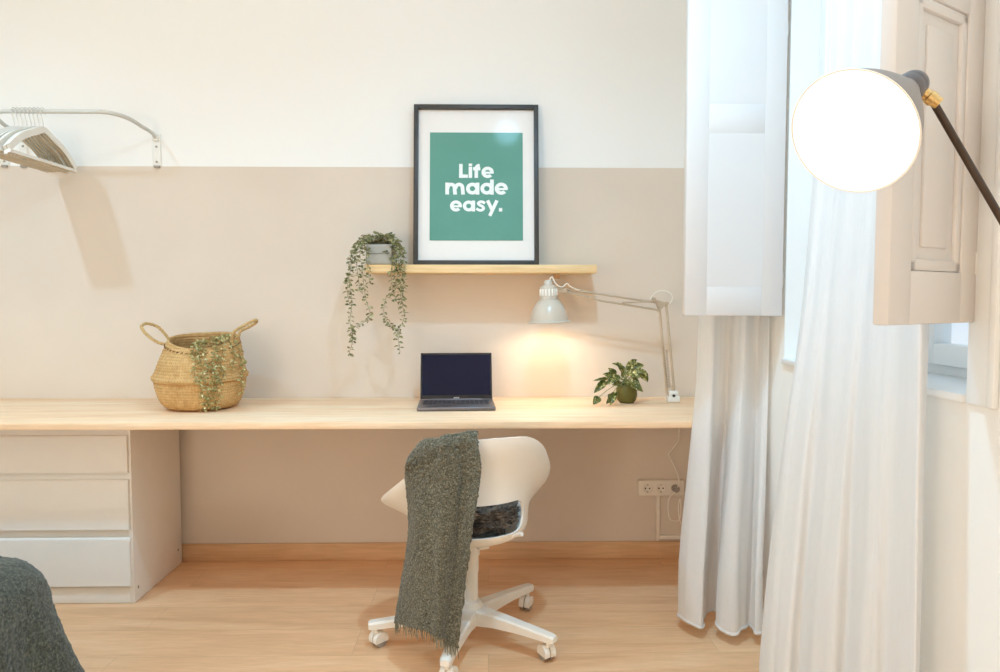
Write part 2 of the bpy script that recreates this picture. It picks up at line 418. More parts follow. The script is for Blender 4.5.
# ------------------------------------------------------------------ shutters
def shutter(hinge, free, zb, label, face=1):
    hx, hy = hinge; fx, fy = free
    d = Vector((fx - hx, fy - hy, 0)); w = d.length; d.normalize()
    n = Vector((d.y, -d.x, 0))
    if n.y * face > 0: n = -n                                  # the moulded face looks into the room
    root = thing('window_shutter', label, 'shutter', (hx, hy, zb), 'window shutters')
    MM = Matrix.Translation((hx, hy, zb)) @ Matrix((d, n, Vector((0, 0, 1)))).transposed().to_4x4()
    H = 1.6; t = .03; st = .075
    b = NB()
    for q in ((.004, st, 0, H), (w - st, w, 0, H)): box(b, q[0], q[1], -t / 2, t / 2, q[2], q[3], .004, M=MM)
    for z0, z1 in ((0, .1), (.60, .70), (H - .1, H)): box(b, st - .002, w - st + .002, -t / 2, t / 2, z0, z1, .004, M=MM)
    obj('leaf_frame', b, M['shutter'], root)
    for z0, z1 in ((.1, .60), (.70, H - .1)):
        b = NB(); box(b, st - .002, w - st + .002, -.0147, .004, z0 - .002, z1 + .002, M=MM)
        m = .022
        for q in ((st, st + m, z0, z1), (w - st - m, w - st, z0, z1)): box(b, q[0], q[1], 0, .012, q[2], q[3], .005, M=MM)
        for q in ((z0, z0 + m), (z1 - m, z1)): box(b, st, w - st, 0, .012, q[0], q[1], .005, M=MM)
        box(b, st + .045, w - st - .045, 0, .009, z0 + .045, z1 - .045, .006, M=MM)
        obj('panel', b, M['shutter'], root)
    for z in (.12, .95, 1.45):
        b = NB(); p = MM @ Vector((-.004, .012, z - .035)); cyl(b, p + Vector((0, 0, .012)), p + Vector((0, 0, .058)), .0045, 10)
        box(b, 0, .018, .012, .0165, z - .022, z + .022, .001, M=MM); obj('hinge', b, M['white_metal'], root)
    return root
shutter((XW_R - .012, 2.306), (.655, 2.306), 1.146, 'white wooden shutter leaf standing in front of the far curtain, beyond the floor lamp', -1)
shutter((XW_R - .004, WY0 - .004), (.707, 1.232), 1.154, 'panelled white shutter leaf right behind the floor lamp head, nearest the camera')

# ------------------------------------------------------------------ curtains
def plan(pts): return crv([(p[0], p[1], 0) for p in pts], 14)
def px_plan(lst): return plan([(XW(px, Y), Y) for px, Y in lst])
def soften(L, k):
    n = len(L); w = int(n * .16); out = []
    for i in range(n):
        h = min(w, i, n - 1 - i); av = sum((L[j] for j in range(i - h, i + h + 1)), Vector()) / (2 * h + 1)
        out.append(L[i] * (1 - k) + av * k)
    return out
def curtain(name_label, top, bot, z0, z1, hem, zmid, seed, nu=260, nv=110, soft=.25):
    T, B = soften(px_plan(top), soft), soften(px_plan(bot), soft * .6)
    def f(u, v):
        z = lerp(z0, z1, v)
        t = smooth((z - z0) / (zmid - z0))
        p = lerp(samp(B, u), samp(T, u), t)
        q = noise.noise((u * 9 + seed, z * 1.3, seed)) * .007 + noise.noise((u * 24, z * 3.0, seed + 3)) * .0025 * (1 + 2 * max(0, (.5 - z)))
        q2 = noise.noise((u * 14 + seed, z * 7, seed * 2)) * .006 * max(0, 1 - (z - z0) / .16)
        x = p.x + q + q2; y = p.y - q * .5
        if abs(z - hem) < .011: x -= .0016; y -= .0016
        dz = noise.noise((u * 11 + seed, 0, 7.7)) * .012 * max(0, 1 - (z - z0) / .3)
        return Vector((x, y, z + dz))
    b = NB(); grid(b, f, nu, nv); solidify(b, .0015)
    root = thing('sheer_curtain', name_label, 'curtain', (samp(B, .5).x, samp(B, .5).y, z0), 'white curtains at the window')
    obj('curtain_panel', b, M['curtain'], root, ang=80)
    b = NB()
    def h(u, v):
        p = f(u, 0); q = f(min(1, u + .004), 0) - f(max(0, u - .004), 0); a = v * 2 * pi
        n = Vector((q.y, -q.x, 0)); n = n.normalized() if n.length > 1e-9 else Vector((1, 0, 0))
        return p + n * .0035 * cos(a) + Vector((0, 0, .006 * sin(a) + .004))
    grid(b, h, nu, 9); obj('rolled_hem', b, M['curtain'], root, ang=80)
    return root
far_top = [(697, 2.50), (703, 2.45), (712, 2.42), (722, 2.47), (730, 2.50), (736, 2.45), (745, 2.41), (756, 2.47), (763, 2.43), (769, 2.39)]
far_bot = [(690, 2.50), (681, 2.47), (690, 2.40), (707, 2.355), (706.5, 2.43), (714, 2.50), (723, 2.50), (721, 2.42), (722, 2.36), (738, 2.31), (750, 2.35), (756, 2.38), (763, 2.31), (769, 2.33)]
curtain('white curtain panel hanging at the far end of the desk behind the shutter', far_top, far_bot, .045, 2.78, .235, 1.15, 1.3)
near_top = [(813, 1.95), (818, 1.84), (829, 1.80), (836, 1.86), (846, 1.70), (860, 1.66), (866, 1.73), (884, 1.55), (893, 1.58), (903, 1.48), (918, 1.43), (926, 1.45)]
near_bot = [(776, 2.0), (764, 1.93), (775, 1.84), (795, 1.77), (805, 1.84), (822, 1.70), (842, 1.64), (850, 1.71), (872, 1.52), (884, 1.53), (893, 1.58), (912, 1.41), (927, 1.38), (931, 1.43)]
curtain('wide white curtain panel in the foreground, hanging below and beside the floor lamp', near_top, near_bot, .03, 2.78, .42, 1.9, 5.1, soft=.9)
rod = thing('curtain_rod', 'white curtain rod above the window carrying both curtains', 'curtain rod', (.88, 1.9, 2.79))
b = NB(); cyl(b, (.88, 1.1, 2.82), (.88, 2.7, 2.82), .011); obj('pole', b, M['white_metal'], rod)
for y in (1.2, 2.6):
    b = NB(); box(b, .88, XW_R, y - .01, y + .01, 2.81, 2.83, .002); box(b, XW_R - .008, XW_R, y - .02, y + .02, 2.78, 2.86, .002); obj('bracket', b, M['white_metal'], rod)

# ------------------------------------------------------------------ desk worktop
DZ, DT, DYF = .754, .0265, 2.508
b = NB(); box(b, -2.95, .985, DYF, YB - .001, DZ - DT, DZ, .003, 2)
tag(obj('desk_worktop', b, M['pine'], loc=(-1, 2.8, DZ - DT)), 'long pale pine worktop running along the back wall', 'desk')

# ------------------------------------------------------------------ drawer unit
CX1, CYF, CZT = W(132.5, 520, 2.695).x, 2.695, DZ - DT - .001
cab = thing('drawer_unit', 'white three drawer chest standing under the left end of the pine worktop', 'drawers', (CX1 - .4, CYF + .2, 0))
CX0 = CX1 - .80
b = NB()
for x0, x1 in ((CX0, CX0 + .018), (CX1 - .018, CX1)): box(b, x0, x1, CYF, YB - .03, .002, CZT, .0015)
box(b, CX0 + .018, CX1 - .018, CYF, YB - .03, CZT - .02, CZT, .001)
box(b, CX0 + .018, CX1 - .018, YB - .045, YB - .036, .05, CZT - .02)
obj('carcass', b, M['cab_white'], cab)
b = NB(); box(b, CX0 + .018, CX1 - .018, CYF + .002, CYF + .02, .002, W(60, 587, CYF).z - .002, .001); obj('plinth', b, M['cab_white'], cab)
b = NB()
for y_ in (473, 530): box(b, CX0 + .018, CX1 - .018, CYF + .006, CYF + .024, W(60, y_ + 14, CYF).z, W(60, y_ - 6, CYF).z)
box(b, CX0 + .018, CX1 - .018, CYF + .0005, CYF + .02, W(60, 437.5, CYF).z, CZT - .0205)
obj('rail', b, M['cab_white'], cab)
for y0, y1 in ((435.5, 473), (480, 530), (538.5, 586.5)):
    zt, zb = W(60, y0, CYF - .008).z, W(60, y1, CYF - .008).z
    x0, x1 = CX0 + .006, CX1 - .0075
    b = NB()
    # a front panel with a chamfered finger grip along the top edge
    prof = [(CYF - .014, zb), (CYF - .014, zt - .022), (CYF - .011, zt - .004), (CYF - .006, zt), (CYF + .004, zt), (CYF + .004, zb)]
    va_ = [b.verts.new((x0, y, z)) for y, z in prof]; vb_ = [b.verts.new((x1, y, z)) for y, z in prof]
    for i in range(len(prof)): b.faces.new((va_[i], va_[(i + 1) % 6], vb_[(i + 1) % 6], vb_[i]))
    b.faces.new(va_); b.faces.new(vb_[::-1])
    bmesh.ops.bevel(b, geom=[e for e in b.edges], offset=.0012, segments=2, affect='EDGES')
    obj('drawer_front', b, M['cab_white'], cab)
for (yy, zz) in ((CYF + .03, .055), (YB - .07, .075)):
    b = NB(); cyl(b, (CX1 - .002, yy, zz), (CX1 + .0012, yy, zz), .006, 12); obj('screw_cap', b, M['cap'], cab)

# ------------------------------------------------------------------ shelf and picture
SY = 2.955
sz1, sz0 = W(480, 264.6, SY).z, W(480, 273, SY).z
sx0, sx1 = W(365, 268, SY).x, W(597, 268, SY).x
shelf = thing('wall_shelf', 'narrow pine shelf mounted on the wall above the laptop', 'shelf', ((sx0 + sx1) / 2, YB, sz0))
b = NB(); box(b, sx0, sx1, SY, YB - .001, sz0, sz1, .003); obj('board', b, M['shelf_pine'], shelf)
b = NB(); xx = W(557, 275, 3.1).x; box(b, xx - .012, xx + .012, YB - .07, YB - .001, sz0 - .02, sz0, .003); obj('under_block', b, M['oak_trim'], shelf)  # small wooden block below the shelf board

PL = W(413.2, 264, 3.035).x; PR = W(539, 264, 3.035).x; PW = PR - PL
PH = .715; lean = math.asin(.075 / PH)
pic = thing('picture_frame', 'black framed green poster with white lettering leaning on the wall shelf', 'picture', ((PL + PR) / 2, 3.05, sz1))
PM = Matrix.Translation(((PL + PR) / 2, 3.04, sz1 + .002)) @ Matrix.Rotation(-lean, 4, 'X')
fw = .02; hw = PW / 2
def bars(b, x0, x1, z0, z1, w, y0, y1, bev):
    box(b, x0, x0 + w, y0, y1, z0, z1, bev, M=PM); box(b, x1 - w, x1, y0, y1, z0, z1, bev, M=PM)
    box(b, x0 + w, x1 - w, y0, y1, z0, z0 + w, bev, M=PM); box(b, x0 + w, x1 - w, y0, y1, z1 - w, z1, bev, M=PM)
b = NB(); bars(b, -hw, hw, 0, PH, fw, -.012, .014, .002); obj('frame', b, M['black_frame'], pic)
b = NB(); box(b, -hw + .004, hw - .004, .006, .012, .004, PH - .004, M=PM)
obj('mat_board', b, M['mat_board'], pic, smooth=False)
# local coordinates of a picture pixel on the frame plane
PMI = PM.inverted()
def pic_local(px, py):
    o = PMI @ Vector((0, 0, CAM_Z)); d = (PMI.to_3x3() @ ray(px, py)); t = (.005 - o.y) / d.y
    p = o + d * t; return p.x, p.z
gx0, gz1 = pic_local(430, 132.5); gx1, gz0 = pic_local(523, 240.5)
b = NB(); box(b, gx0, gx1, .0035, .0062, gz0, gz1, M=PM); prn = obj('poster_print', b, M['green'], pic, smooth=False)
# lettering drawn with broad geometric strokes
def arc(cx, cy, r, a0, a1, n=20): return [(cx + r * cos(R(a0 + (a1 - a0) * i / n)), cy + r * sin(R(a0 + (a1 - a0) * i / n))) for i in range(n + 1)]
def c2(P, n=8): return [(p.x, p.y) for p in crv([(x, y, 0) for x, y in P], n)]
H_ = .155
GL = {
 'L': (.72, [[(.155, 0), (.155, 1.25)], [(0, H_), (.74, H_)]]),
 'i': (.31, [[(.155, 0), (.155, 1.0)], [(.155, 1.06), (.155, 1.28)]]),
 'f': (.62, [[(.26, 0), (.26, .84)] + arc(.52, .85, .26, 176, 84, 8), [(0, .82), (.6, .82)]]),
 'e': (1.02, [arc(.51, .5, .365, 0, 318, 26), [(.2, .47), (1.01, .47)]]),
 'm': (1.55, [[(.155, 0), (.155, 1.0)], [(.155, .55)] + arc(.465, .59, .26, 180, 0, 14) + [(.775, 0)], [(.775, .55)] + arc(1.085, .59, .26, 180, 0, 14) + [(1.395, 0)]]),
 'a': (1.05, [arc(.5, .5, .355, 0, 360, 30), [(.9, 0), (.9, 1.0)]]),
 'd': (1.05, [arc(.5, .5, .355, 0, 360, 30), [(.9, 0), (.9, 1.27)]]),
 's': (.82, [c2([(.76, .74), (.58, .87), (.36, .88), (.2, .74), (.33, .58), (.54, .47), (.65, .28), (.5, .13), (.28, .12), (.03, .27)])]),
 'y': (.98, [[(.1, 1.02), (.5, .1)], [(.9, 1.02), (.28, -.4)]]),
 '.': (.32, [[(.16, .0), (.16, .32)]]),
 'A': (.9, [[(.1, 0), (.45, 1.0)], [(.45, 1.0), (.8, 0)], [(.22, .36), (.68, .36)]]),
 'S': (.8, [c2([(.74, .84), (.36, .88), (.14, .72), (.36, .54), (.62, .36), (.46, .13), (.04, .15)])]),
 'U': (.84, [[(.14, 1.0), (.14, .4)] + arc(.42, .4, .28, 180, 360, 12) + [(.7, 1.0)]]),
}
def stroke(b, P, w, T):
    P = [Vector((x, y)) for x, y in P]; N = len(P); closed = (P[0] - P[-1]).length < 1e-4
    if closed: P = P[:-1]; N -= 1
    L = []
    for i in range(N):
        t = (P[(i + 1) % N] - P[i - 1]) if closed else (P[min(i + 1, N - 1)] - P[max(i - 1, 0)])
        t.normalize(); n = Vector((-t.y, t.x)) * (w / 2); L.append((P[i] + n, P[i] - n))
    F_ = [(b.verts.new(T(q.x, q.y, 0)), b.verts.new(T(r.x, r.y, 0))) for q, r in L]
    K_ = [(b.verts.new(T(q.x, q.y, 1)), b.verts.new(T(r.x, r.y, 1))) for q, r in L]
    for i in range(N if closed else N - 1):
        j = (i + 1) % N
        b.faces.new((F_[i][0], F_[i][1], F_[j][1], F_[j][0])); b.faces.new((K_[i][0], K_[j][0], K_[j][1], K_[i][1]))
        b.faces.new((F_[i][0], F_[j][0], K_[j][0], K_[i][0])); b.faces.new((F_[i][1], K_[i][1], K_[j][1], F_[j][1]))
    if not closed:
        for i in (0, N - 1): b.faces.new((F_[i][0], K_[i][0], K_[i][1], F_[i][1]))
def text_line(b, s, x0, x1, base, T, gap=.07, w=.29, xh=None):
    adv = sum(GL[ch][0] for ch in s) + gap * (len(s) - 1); k = (x1 - x0) / adv; ky = xh or k * .94; x = 0
    for ch in s:
        for si, P in enumerate(GL[ch][1]):
            stroke(b, P, w * (.6 if ch == 'e' and si == 1 else .85 if ch == 's' else 1), lambda a, c, d, x=x, si=si: T(x0 + (a + x) * k, base + c * ky, d + .25 * si))
        x += GL[ch][0] + gap
TP = lambda x, z, d: PM @ Vector((x, .0033 - .0008 * (1 - d), z))
b = NB()
for s, pa, pb, pbase in (('Life', 459, 493.8, 178), ('made', 445.2, 507.8, 194.6), ('easy.', 450, 502.5, 211.5)):
    xa, zb_ = pic_local(pa, pbase); xb, _ = pic_local(pb, pbase)
    text_line(b, s, xa, xb, zb_, TP)
obj('lettering', b, M['lettering'], prn, smooth=False)
b = NB(); box(b, -hw + fw - .002, hw - fw + .002, -.004, -.002, fw - .002, PH - fw + .002, M=PM); obj('glass_pane', b, M['picture_glass'], pic, smooth=False)

# ------------------------------------------------------------------ laptop
LX0, LX1 = W(415.2, 410, 2.748).x, W(494.3, 410, 2.748).x
lcx = (LX0 + LX1) / 2; lw = LX1 - LX0; LYF, LYB = 2.748, 2.978; LZ = DZ + .002
lap = thing('laptop', 'open dark grey laptop with black screen standing on the desk', 'laptop', (lcx, 2.89, DZ))
b = NB(); box(b, LX0, LX1, LYF, LYB, LZ, LZ + .014, .004, 3); base = obj('base', b, M['laptop_grey'], lap)
b = NB(); box(b, LX0 + .02, LX1 - .02, LYF + .075, LYB - .022, LZ + .0138, LZ + .0146); obj('keyboard_well', b, M['laptop_deck'], base)
b = NB()
for r_ in range(5):
    for c_ in range(14):
        kx = LX0 + .023 + c_ * (lw - .046) / 14; ky = LYF + .079 + r_ * .0216
        if r_ == 0 and 4 <= c_ <= 8:
            if c_ == 4: box(b, kx, kx + 5 * (lw - .046) / 14 - .003, ky, ky + .0185, LZ + .0146, LZ + .0158)
            continue
        box(b, kx, kx + (lw - .046) / 14 - .003, ky, ky + .0185, LZ + .0146, LZ + .0158)
obj('keyboard', b, M['laptop_key'], base, smooth=False)
b = NB(); box(b, lcx - .055, lcx + .055, LYF + .008, LYF + .068, LZ + .0138, LZ + .0145, .0002); obj('trackpad', b, M['laptop_deck'], base)
tilt = R(14); LM = Matrix.Translation((lcx, LYB - .004, LZ + .012)) @ Matrix.Rotation(-tilt, 4, 'X')
sh = .206; sw = lw * .5 * .985
b = NB(); box(b, -sw, sw, 0, .006, 0, sh, .0025, 3, M=LM); lid = obj('lid', b, M['laptop_grey'], lap)
b = NB(); box(b, -sw + .002, sw - .002, -.0008, .001, .004, sh - .002, .0004, 1, M=LM); obj('bezel', b, M['bezel'], lid)
b = NB(); box(b, -sw + .008, sw - .008, -.0014, .0005, .02, sh - .01, M=LM); obj('display', b, M['screen'], lid, smooth=False)
b = NB(); text_line(b, 'ASUS', -.0125, .0125, .0045, lambda x, z, d: LM @ Vector((x, -.0009 - .0005 * (1 - d), z)), w=.26)
obj('maker_mark', b, M['laptop_mark'], lid, smooth=False)
b = NB(); cyl(b, (lcx - .11, LYB - .003, LZ + .012), (lcx + .11, LYB - .003, LZ + .012), .006, 12); obj('hinge', b, M['laptop_deck'], base)

lap.rotation_euler.z = R(2.6)
# ------------------------------------------------------------------ office chair
CC = Vector((-.060, 2.402, 0)); PB = R(-69)
def cdir(a): return Vector((cos(a), sin(a), 0))
hT = ctab([(0, .757), (22, .754), (36, .741), (52, .700), (66, .640), (80, .588), (115, .486), (150, .434), (180, .422)])
rT = ctab([(0, .235), (30, .25), (55, .264), (90, .298), (115, .315), (150, .275), (180, .25)])
pT = [(0, 3.2), (30, 3.0), (60, 2.4), (100, 1.5), (180, 1.0)]
bT = [(0, .195), (60, .2), (120, .215), (180, .215)]
def shell_pt(a, s):                   # a = world angle, s in 0..1 from the seat centre to the rim
    th = abs((math.degrees(a - PB) + 180) % 360 - 180)
    h, rr, p, rb = interp(hT, th), interp(rT, th), interp(pT, th), interp(bT, th)
    z0 = .378; zf = min(z0 + .055, h - .02)
    if s < .3: t = s / .3; r = rb * .72 * t; z = z0 - .006 * (1 - t * t)
    elif s < .5:
        t = (s - .3) / .2; r = rb * (.72 + .28 * sin(t * pi / 2)); z = z0 + (zf - z0) * (1 - cos(t * pi / 2))
    else:
        t = (s - .5) / .5; r = rb + (rr - rb) * smooth(t ** (p * .62)); z = lerp(zf, h, t)
    return CC + cdir(a) * r + Vector((0, 0, z))
ch = thing('office_chair', 'white plastic shell office chair on five castors at the desk', 'chair', CC)
b = NB(); NA, NS = 96, 40
V = [[b.verts.new(shell_pt(PB + 2 * pi * i / NA, max(j / (NS - 1), .02))) for i in range(NA)] for j in range(NS)]
for j in range(NS - 1):
    for i in range(NA): b.faces.new((V[j][i], V[j][(i + 1) % NA], V[j + 1][(i + 1) % NA], V[j + 1][i]))
b.faces.new(V[0][::-1]); solidify(b, .008)
shell = obj('seat_shell', b, M['white_plastic'], ch, ang=60)
# opening at the foot of the back
b = NB(); CMx = Matrix.Translation(CC) @ Matrix.Rotation(PB, 4, 'Z')
box(b, .12, .34, -.145, .145, .420, .530, .05, 6, M=CMx)
cut = obj('opening_tool', b, M['white_plastic'], ch)
md = shell.modifiers.new('opening', 'BOOLEAN'); md.operation = 'DIFFERENCE'; md.object = cut; md.solver = 'EXACT'
bpy.context.view_layer.update(); dg = bpy.context.evaluated_depsgraph_get()
nm = bpy.data.meshes.new_from_object(shell.evaluated_get(dg)); shell.modifiers.clear(); shell.data = nm; nm.name = 'seat_shell'
bpy.data.objects.remove(cut)
nm.polygons.foreach_set('use_smooth', [True] * len(nm.polygons)); nm.set_sharp_from_angle(angle=R(45))
b = NB(); lathe(b, [(0, .361), (.075, .361), (.085, .370), (.085, .3775), (0, .3775)], 32, Matrix.Translation(CC))
box(b, -.13, .13, -.02, .02, .360, .372, .004, M=CMx); box(b, -.02, .02, -.13, .13, .360, .372, .004, M=CMx); obj('seat_plate', b, M['white_plastic'], ch)
b = NB(); lathe(b, [(0, .360), (.03, .360), (.03, .30), (.026, .30), (.026, .24), (.024, .24), (.024, .14), (.034, .135), (.042, .115), (.045, .09), (.045, .06), (.03, .052), (0, .052)], 32, Matrix.Translation(CC)); obj('column', b, M['white_plastic'], ch)
b = NB(); q0 = CC + Vector((.05, -.05, .366)); q1 = W(522, 534, 2.25); tube(b, crv([q0, lerp(q0, q1, .5) + Vector((0, 0, -.012)), lerp(q0, q1, .85), q1], 6), [.006] * 13 + [.008] * 6, 10); obj('height_lever', b, M['white_plastic'], ch)
for kk, deg in enumerate((-33, 47, 117, 191, 257)):
    d = cdir(R(deg)); n = Vector((-d.y, d.x, 0)); rad = .335 + (.025 if kk == 3 else 0)
    b = NB()
    secs = [(.03, .030, .115, .060), (.1, .024, .112, .068), (.2, .021, .104, .072), (.29, .019, .096, .070), (rad - .01, .018, .092, .068), (rad, .014, .089, .070)]
    rr_ = []
    for r_, hw_, zt_, zb_ in secs:
        c_ = CC + d * r_
        prof = [(-hw_, zb_), (-hw_, zt_ - .006), (-hw_ + .006, zt_), (hw_ - .006, zt_), (hw_, zt_ - .006), (hw_, zb_)]
        rr_.append([b.verts.new(c_ + n * a_ + Vector((0, 0, z_))) for a_, z_ in prof])
    for A, B in zip(rr_, rr_[1:]):
        for q in range(6): b.faces.new((A[q], A[(q + 1) % 6], B[(q + 1) % 6], B[q]))
    b.faces.new(rr_[0][::-1]); b.faces.new(rr_[-1])
    arm = obj('base_leg', b, M['white_plastic'], ch, ang=35)
    sw_ = R(deg + (150, 200, 160, 215, 170)[kk]); cd = cdir(sw_); cn = Vector((-cd.y, cd.x, 0)); cp = CC + d * (rad - .025)
    wc = cp + cd * .012 + Vector((0, 0, .026))
    b = NB(); cyl(b, cp + Vector((0, 0, .05)), cp + Vector((0, 0, .074)), .009, 12)
    CM_ = Matrix.Translation(wc) @ Matrix((cd, cn, Vector((0, 0, 1)))).transposed().to_4x4()
    # fender: half drum over two wheels
    for sd in (-1, 1):
        pts = [(cos(R(t)) * .027, sin(R(t)) * .027) for t in range(-20, 201, 20)]
        a1 = [b.verts.new(CM_ @ Vector((x, sd * .002, z + .001))) for x, z in pts]; a2 = [b.verts.new(CM_ @ Vector((x, sd * .021, z + .001))) for x, z in pts]
        for i in range(len(pts) - 1): b.faces.new((a1[i], a1[i + 1], a2[i + 1], a2[i]))
        b.faces.new(a1); b.faces.new(a2[::-1])
    ca = obj('caster', b, M['white_plastic'], arm)
    for sd in (-1, 1):
        b = NB(); cyl(b, wc + cn * sd * .005, wc + cn * sd * .019, .0255, 20); obj('caster_wheel', b, M['cap'], arm)

# dark fur cushion lying in the seat
b = NB()
bmesh.ops.create_icosphere(b, subdivisions=6, radius=1)
for v in b.verts:
    p = v.co.copy(); n = p.normalized()
    q = Vector((math.copysign(abs(p.x) ** .75, p.x) * .168, math.copysign(abs(p.y) ** .75, p.y) * .168, p.z * .068))
    f_ = noise.noise(n * 3.1 + Vector((3, 1, 7))) * .02 + abs(noise.noise(n * 8 + Vector((1, 5, 2)))) * .026 + noise.noise(n * 40) * .003
    v.co = CC + cdir(PB) * .004 + Vector((0, 0, .458)) + q + n * (f_ - .016)
tag(obj('fur_cushion', b, M['fur'], loc=CC + Vector((0, 0, .41))), 'dark grey fur cushion lying in the white chair, seen through its back opening', 'cushion')

# throw hung over the back of the chair
def rough_fn(p, amp=.0035, f=150):
    return (noise.noise(p * f) * .6 + abs(noise.noise(p * f * 1.9 + Vector((9, 2, 4)))) * .8) * amp
def rim(a):
    p = shell_pt(a, 1.0); return p
A0, A1 = R(-133), R(-84)
bot = crv([W(399, 624, 2.27), W(395, 623, 2.21), W(409, 626, 2.16), W(424, 630, 2.11), W(440, 638, 2.085), W(449, 643, 2.11), W(458, 648, 2.095)], 12)
mid = crv([W(413, 540, 2.265), W(408, 540, 2.22), W(415, 540, 2.165), W(430, 540, 2.13), W(448, 540, 2.11), W(458, 540, 2.135), W(471, 540, 2.105)], 12)
top = crv([W(408, 474, 2.235), W(407, 474, 2.20), W(415, 474, 2.175), W(432, 474, 2.15), W(456, 474, 2.13), W(463, 474, 2.145), W(481, 474, 2.115)], 12)
def throw_pt(u, v):
    a = lerp(A0, A1, u); e = rim(a); rd = cdir(a); up = Vector((0, 0, 1))
    fold = .010 * smooth((v - .35) * 3) * sin(u * 15 + 1.5) + .030 * math.exp(-((u - .56 - .12 * (v - .3)) / .05) ** 2) * smooth((v - .1) * 4)
    if v < .30:                       # inside the tub, then over the rim
        t = v / .30
        ins = e - rd * (.035 + .03 * (1 - t)) + up * (-.17 * (1 - t))
        over = [e - rd * .05 + up * -.16, e - rd * .045 + up * -.08, e - rd * .026 + up * -.005, e + rd * .0 + up * .016, e + rd * .022 + up * -.004]
        p = samp(crv(over, 6), t)
    else:
        t = (v - .30) / .70
        k = [e + rd * .022 + up * -.004, samp(top, u), samp(mid, u), samp(bot, u)]
        p = samp(crv(k, 8), t ** .95)
    lift = .036 * math.exp(-((u - .16) / .20) ** 2) * math.exp(-((v - .245) / .085) ** 2) + .012 * math.exp(-((v - .24) / .07) ** 2)
    p = p + up * lift
    puff = noise.noise(Vector((u * 5, v * 5, 2.2))) * .008 + fold * .5
    p = p + rd * puff + up * (puff * .6 if v < .33 else 0)
    return p
b = NB(); G = grid(b, throw_pt, 120, 210)
b.normal_update()
for v in b.verts:
    v.co += v.normal * rough_fn(v.co.copy(), .006, 115)
solidify(b, .006)
thr = thing('throw_blanket', 'grey green woven throw with fringe draped over the back of the white chair', 'throw', CC + Vector((0, -.25, .15)), None)
obj('woven_cloth', b, M['boucle'], thr, ang=0)
random.seed(4); b = NB()
for i in range(74):
    u = (i + random.random() * .7) / 74; p = throw_pt(min(1, u), 1.0) + Vector((0, -.002, .003))
    L_ = random.uniform(.022, .04); dx = random.uniform(-.006, .006); dy = random.uniform(-.006, .004)
    tube(b, [p, p + Vector((dx * .4, dy, -L_ * .5)), p + Vector((dx, dy * 1.5, -L_))], [.0016, .0013, .0007], 5)
obj('fringe', b, M['fringe'], thr)

# ------------------------------------------------------------------ basket with a trailing plant
BC = Vector((W(202.5, 410, 2.87).x, 2.87, DZ))
bsk = thing('belly_basket', 'round woven seagrass basket with two loop handles on the left of the desk', 'basket', BC)
prof = [(0, .004), (.10, .002), (.128, .006), (.150, .022), (.163, .05), (.171, .08), (.176, .105), (.176, .122),
        (.181, .126), (.186, .133), (.185, .142), (.177, .153), (.169, .175), (.161, .20), (.151, .228), (.143, .25), (.138, .262), (.1345, .268), (.130, .269), (.127, .262), (.131, .24), (.142, .205), (.155, .165), (.165, .13), (.162, .08), (.15, .035), (.12, .016), (0, .014)]
P2 = crv([(r, 0, z) for r, z in prof], 6); b = NB()
lathe(b, [(max(p.x, 0), p.z) for p in P2], 72)
for v in b.verts:
    x, y, z = v.co; r = hypot(x, y)
    if r < 1e-4: v.co += BC; continue
    a = atan2(y, x)
    rip = .0016 * sin(z * 2 * pi / .0125) if .01 < z < .262 else 0
    wob = noise.noise(Vector((cos(a) * 1.3, sin(a) * 1.3, z * 6))) * .006
    k_ = (r + rip + wob) / r
    dz = smooth((z - .15) / .12) * (.017 + .027 * sin(a - .1)) + .006 * smooth((z - .15) / .12) * sin(2 * a + 1) - (.014 * max(0, -sin(a)) * smooth((z - .1) / .04) * (1 - smooth((z - .15) / .06)))
    dr = (1 - .06 * smooth((z - .18) / .1) * (sin(a) ** 2))
    v.co = Vector((x * k_ + .008 * smooth((z - .15) / .1), y * k_ * dr, z + dz)) + BC
obj('basket_body', b, M['seagrass'], bsk, ang=0)
b = NB()
for i in range(46):
    a = 2 * pi * i / 46; r = .1455 * (1 - .045 * sin(a) ** 2); z = .247 + .014 + .023 * sin(a - .1) + .006 * sin(2 * a + 1)
    p = BC + Vector((cos(a) * r + .008, sin(a) * r, z)); t = Vector((-sin(a), cos(a), .35)) * .005
    tube(b, [p - t, p + t], .0022, 5)
obj('stitching', b, M['rope_dark'], bsk)
def rope(pts, par):
    C_ = crv(pts, 14); b = NB(); tube(b, C_, .0042, 8)
    for ph in (0, 2.1, 4.2):
        Q = []
        for i, p in enumerate(C_):
            t = (C_[min(i + 1, len(C_) - 1)] - C_[max(i - 1, 0)]); a_, b__ = frame_of(t); g = i * .55 + ph
            Q.append(p + (a_ * cos(g) + b__ * sin(g)) * .0035)
        tube(b, Q, .0034, 6)
    return obj('handle', b, M['rope'], par)
Yh = 2.87
rope([W(168.5, 345, Yh - .02), W(157, 342, Yh - .03), W(146, 334, Yh - .03), W(141.5, 326.5, Yh - .01), W(147, 323.5, Yh + .02), W(158, 327, Yh + .04), W(166.5, 336, Yh + .04), W(171, 342, Yh + .04)], bsk)
rope([W(231, 342, Yh - .05), W(234, 332, Yh - .05), W(244, 325.5, Yh - .03), W(255, 320, Yh), W(256, 322.5, Yh + .03), W(248, 327.5, Yh + .03), W(240, 332, Yh + .03), W(238, 343, Yh + .02)], bsk)

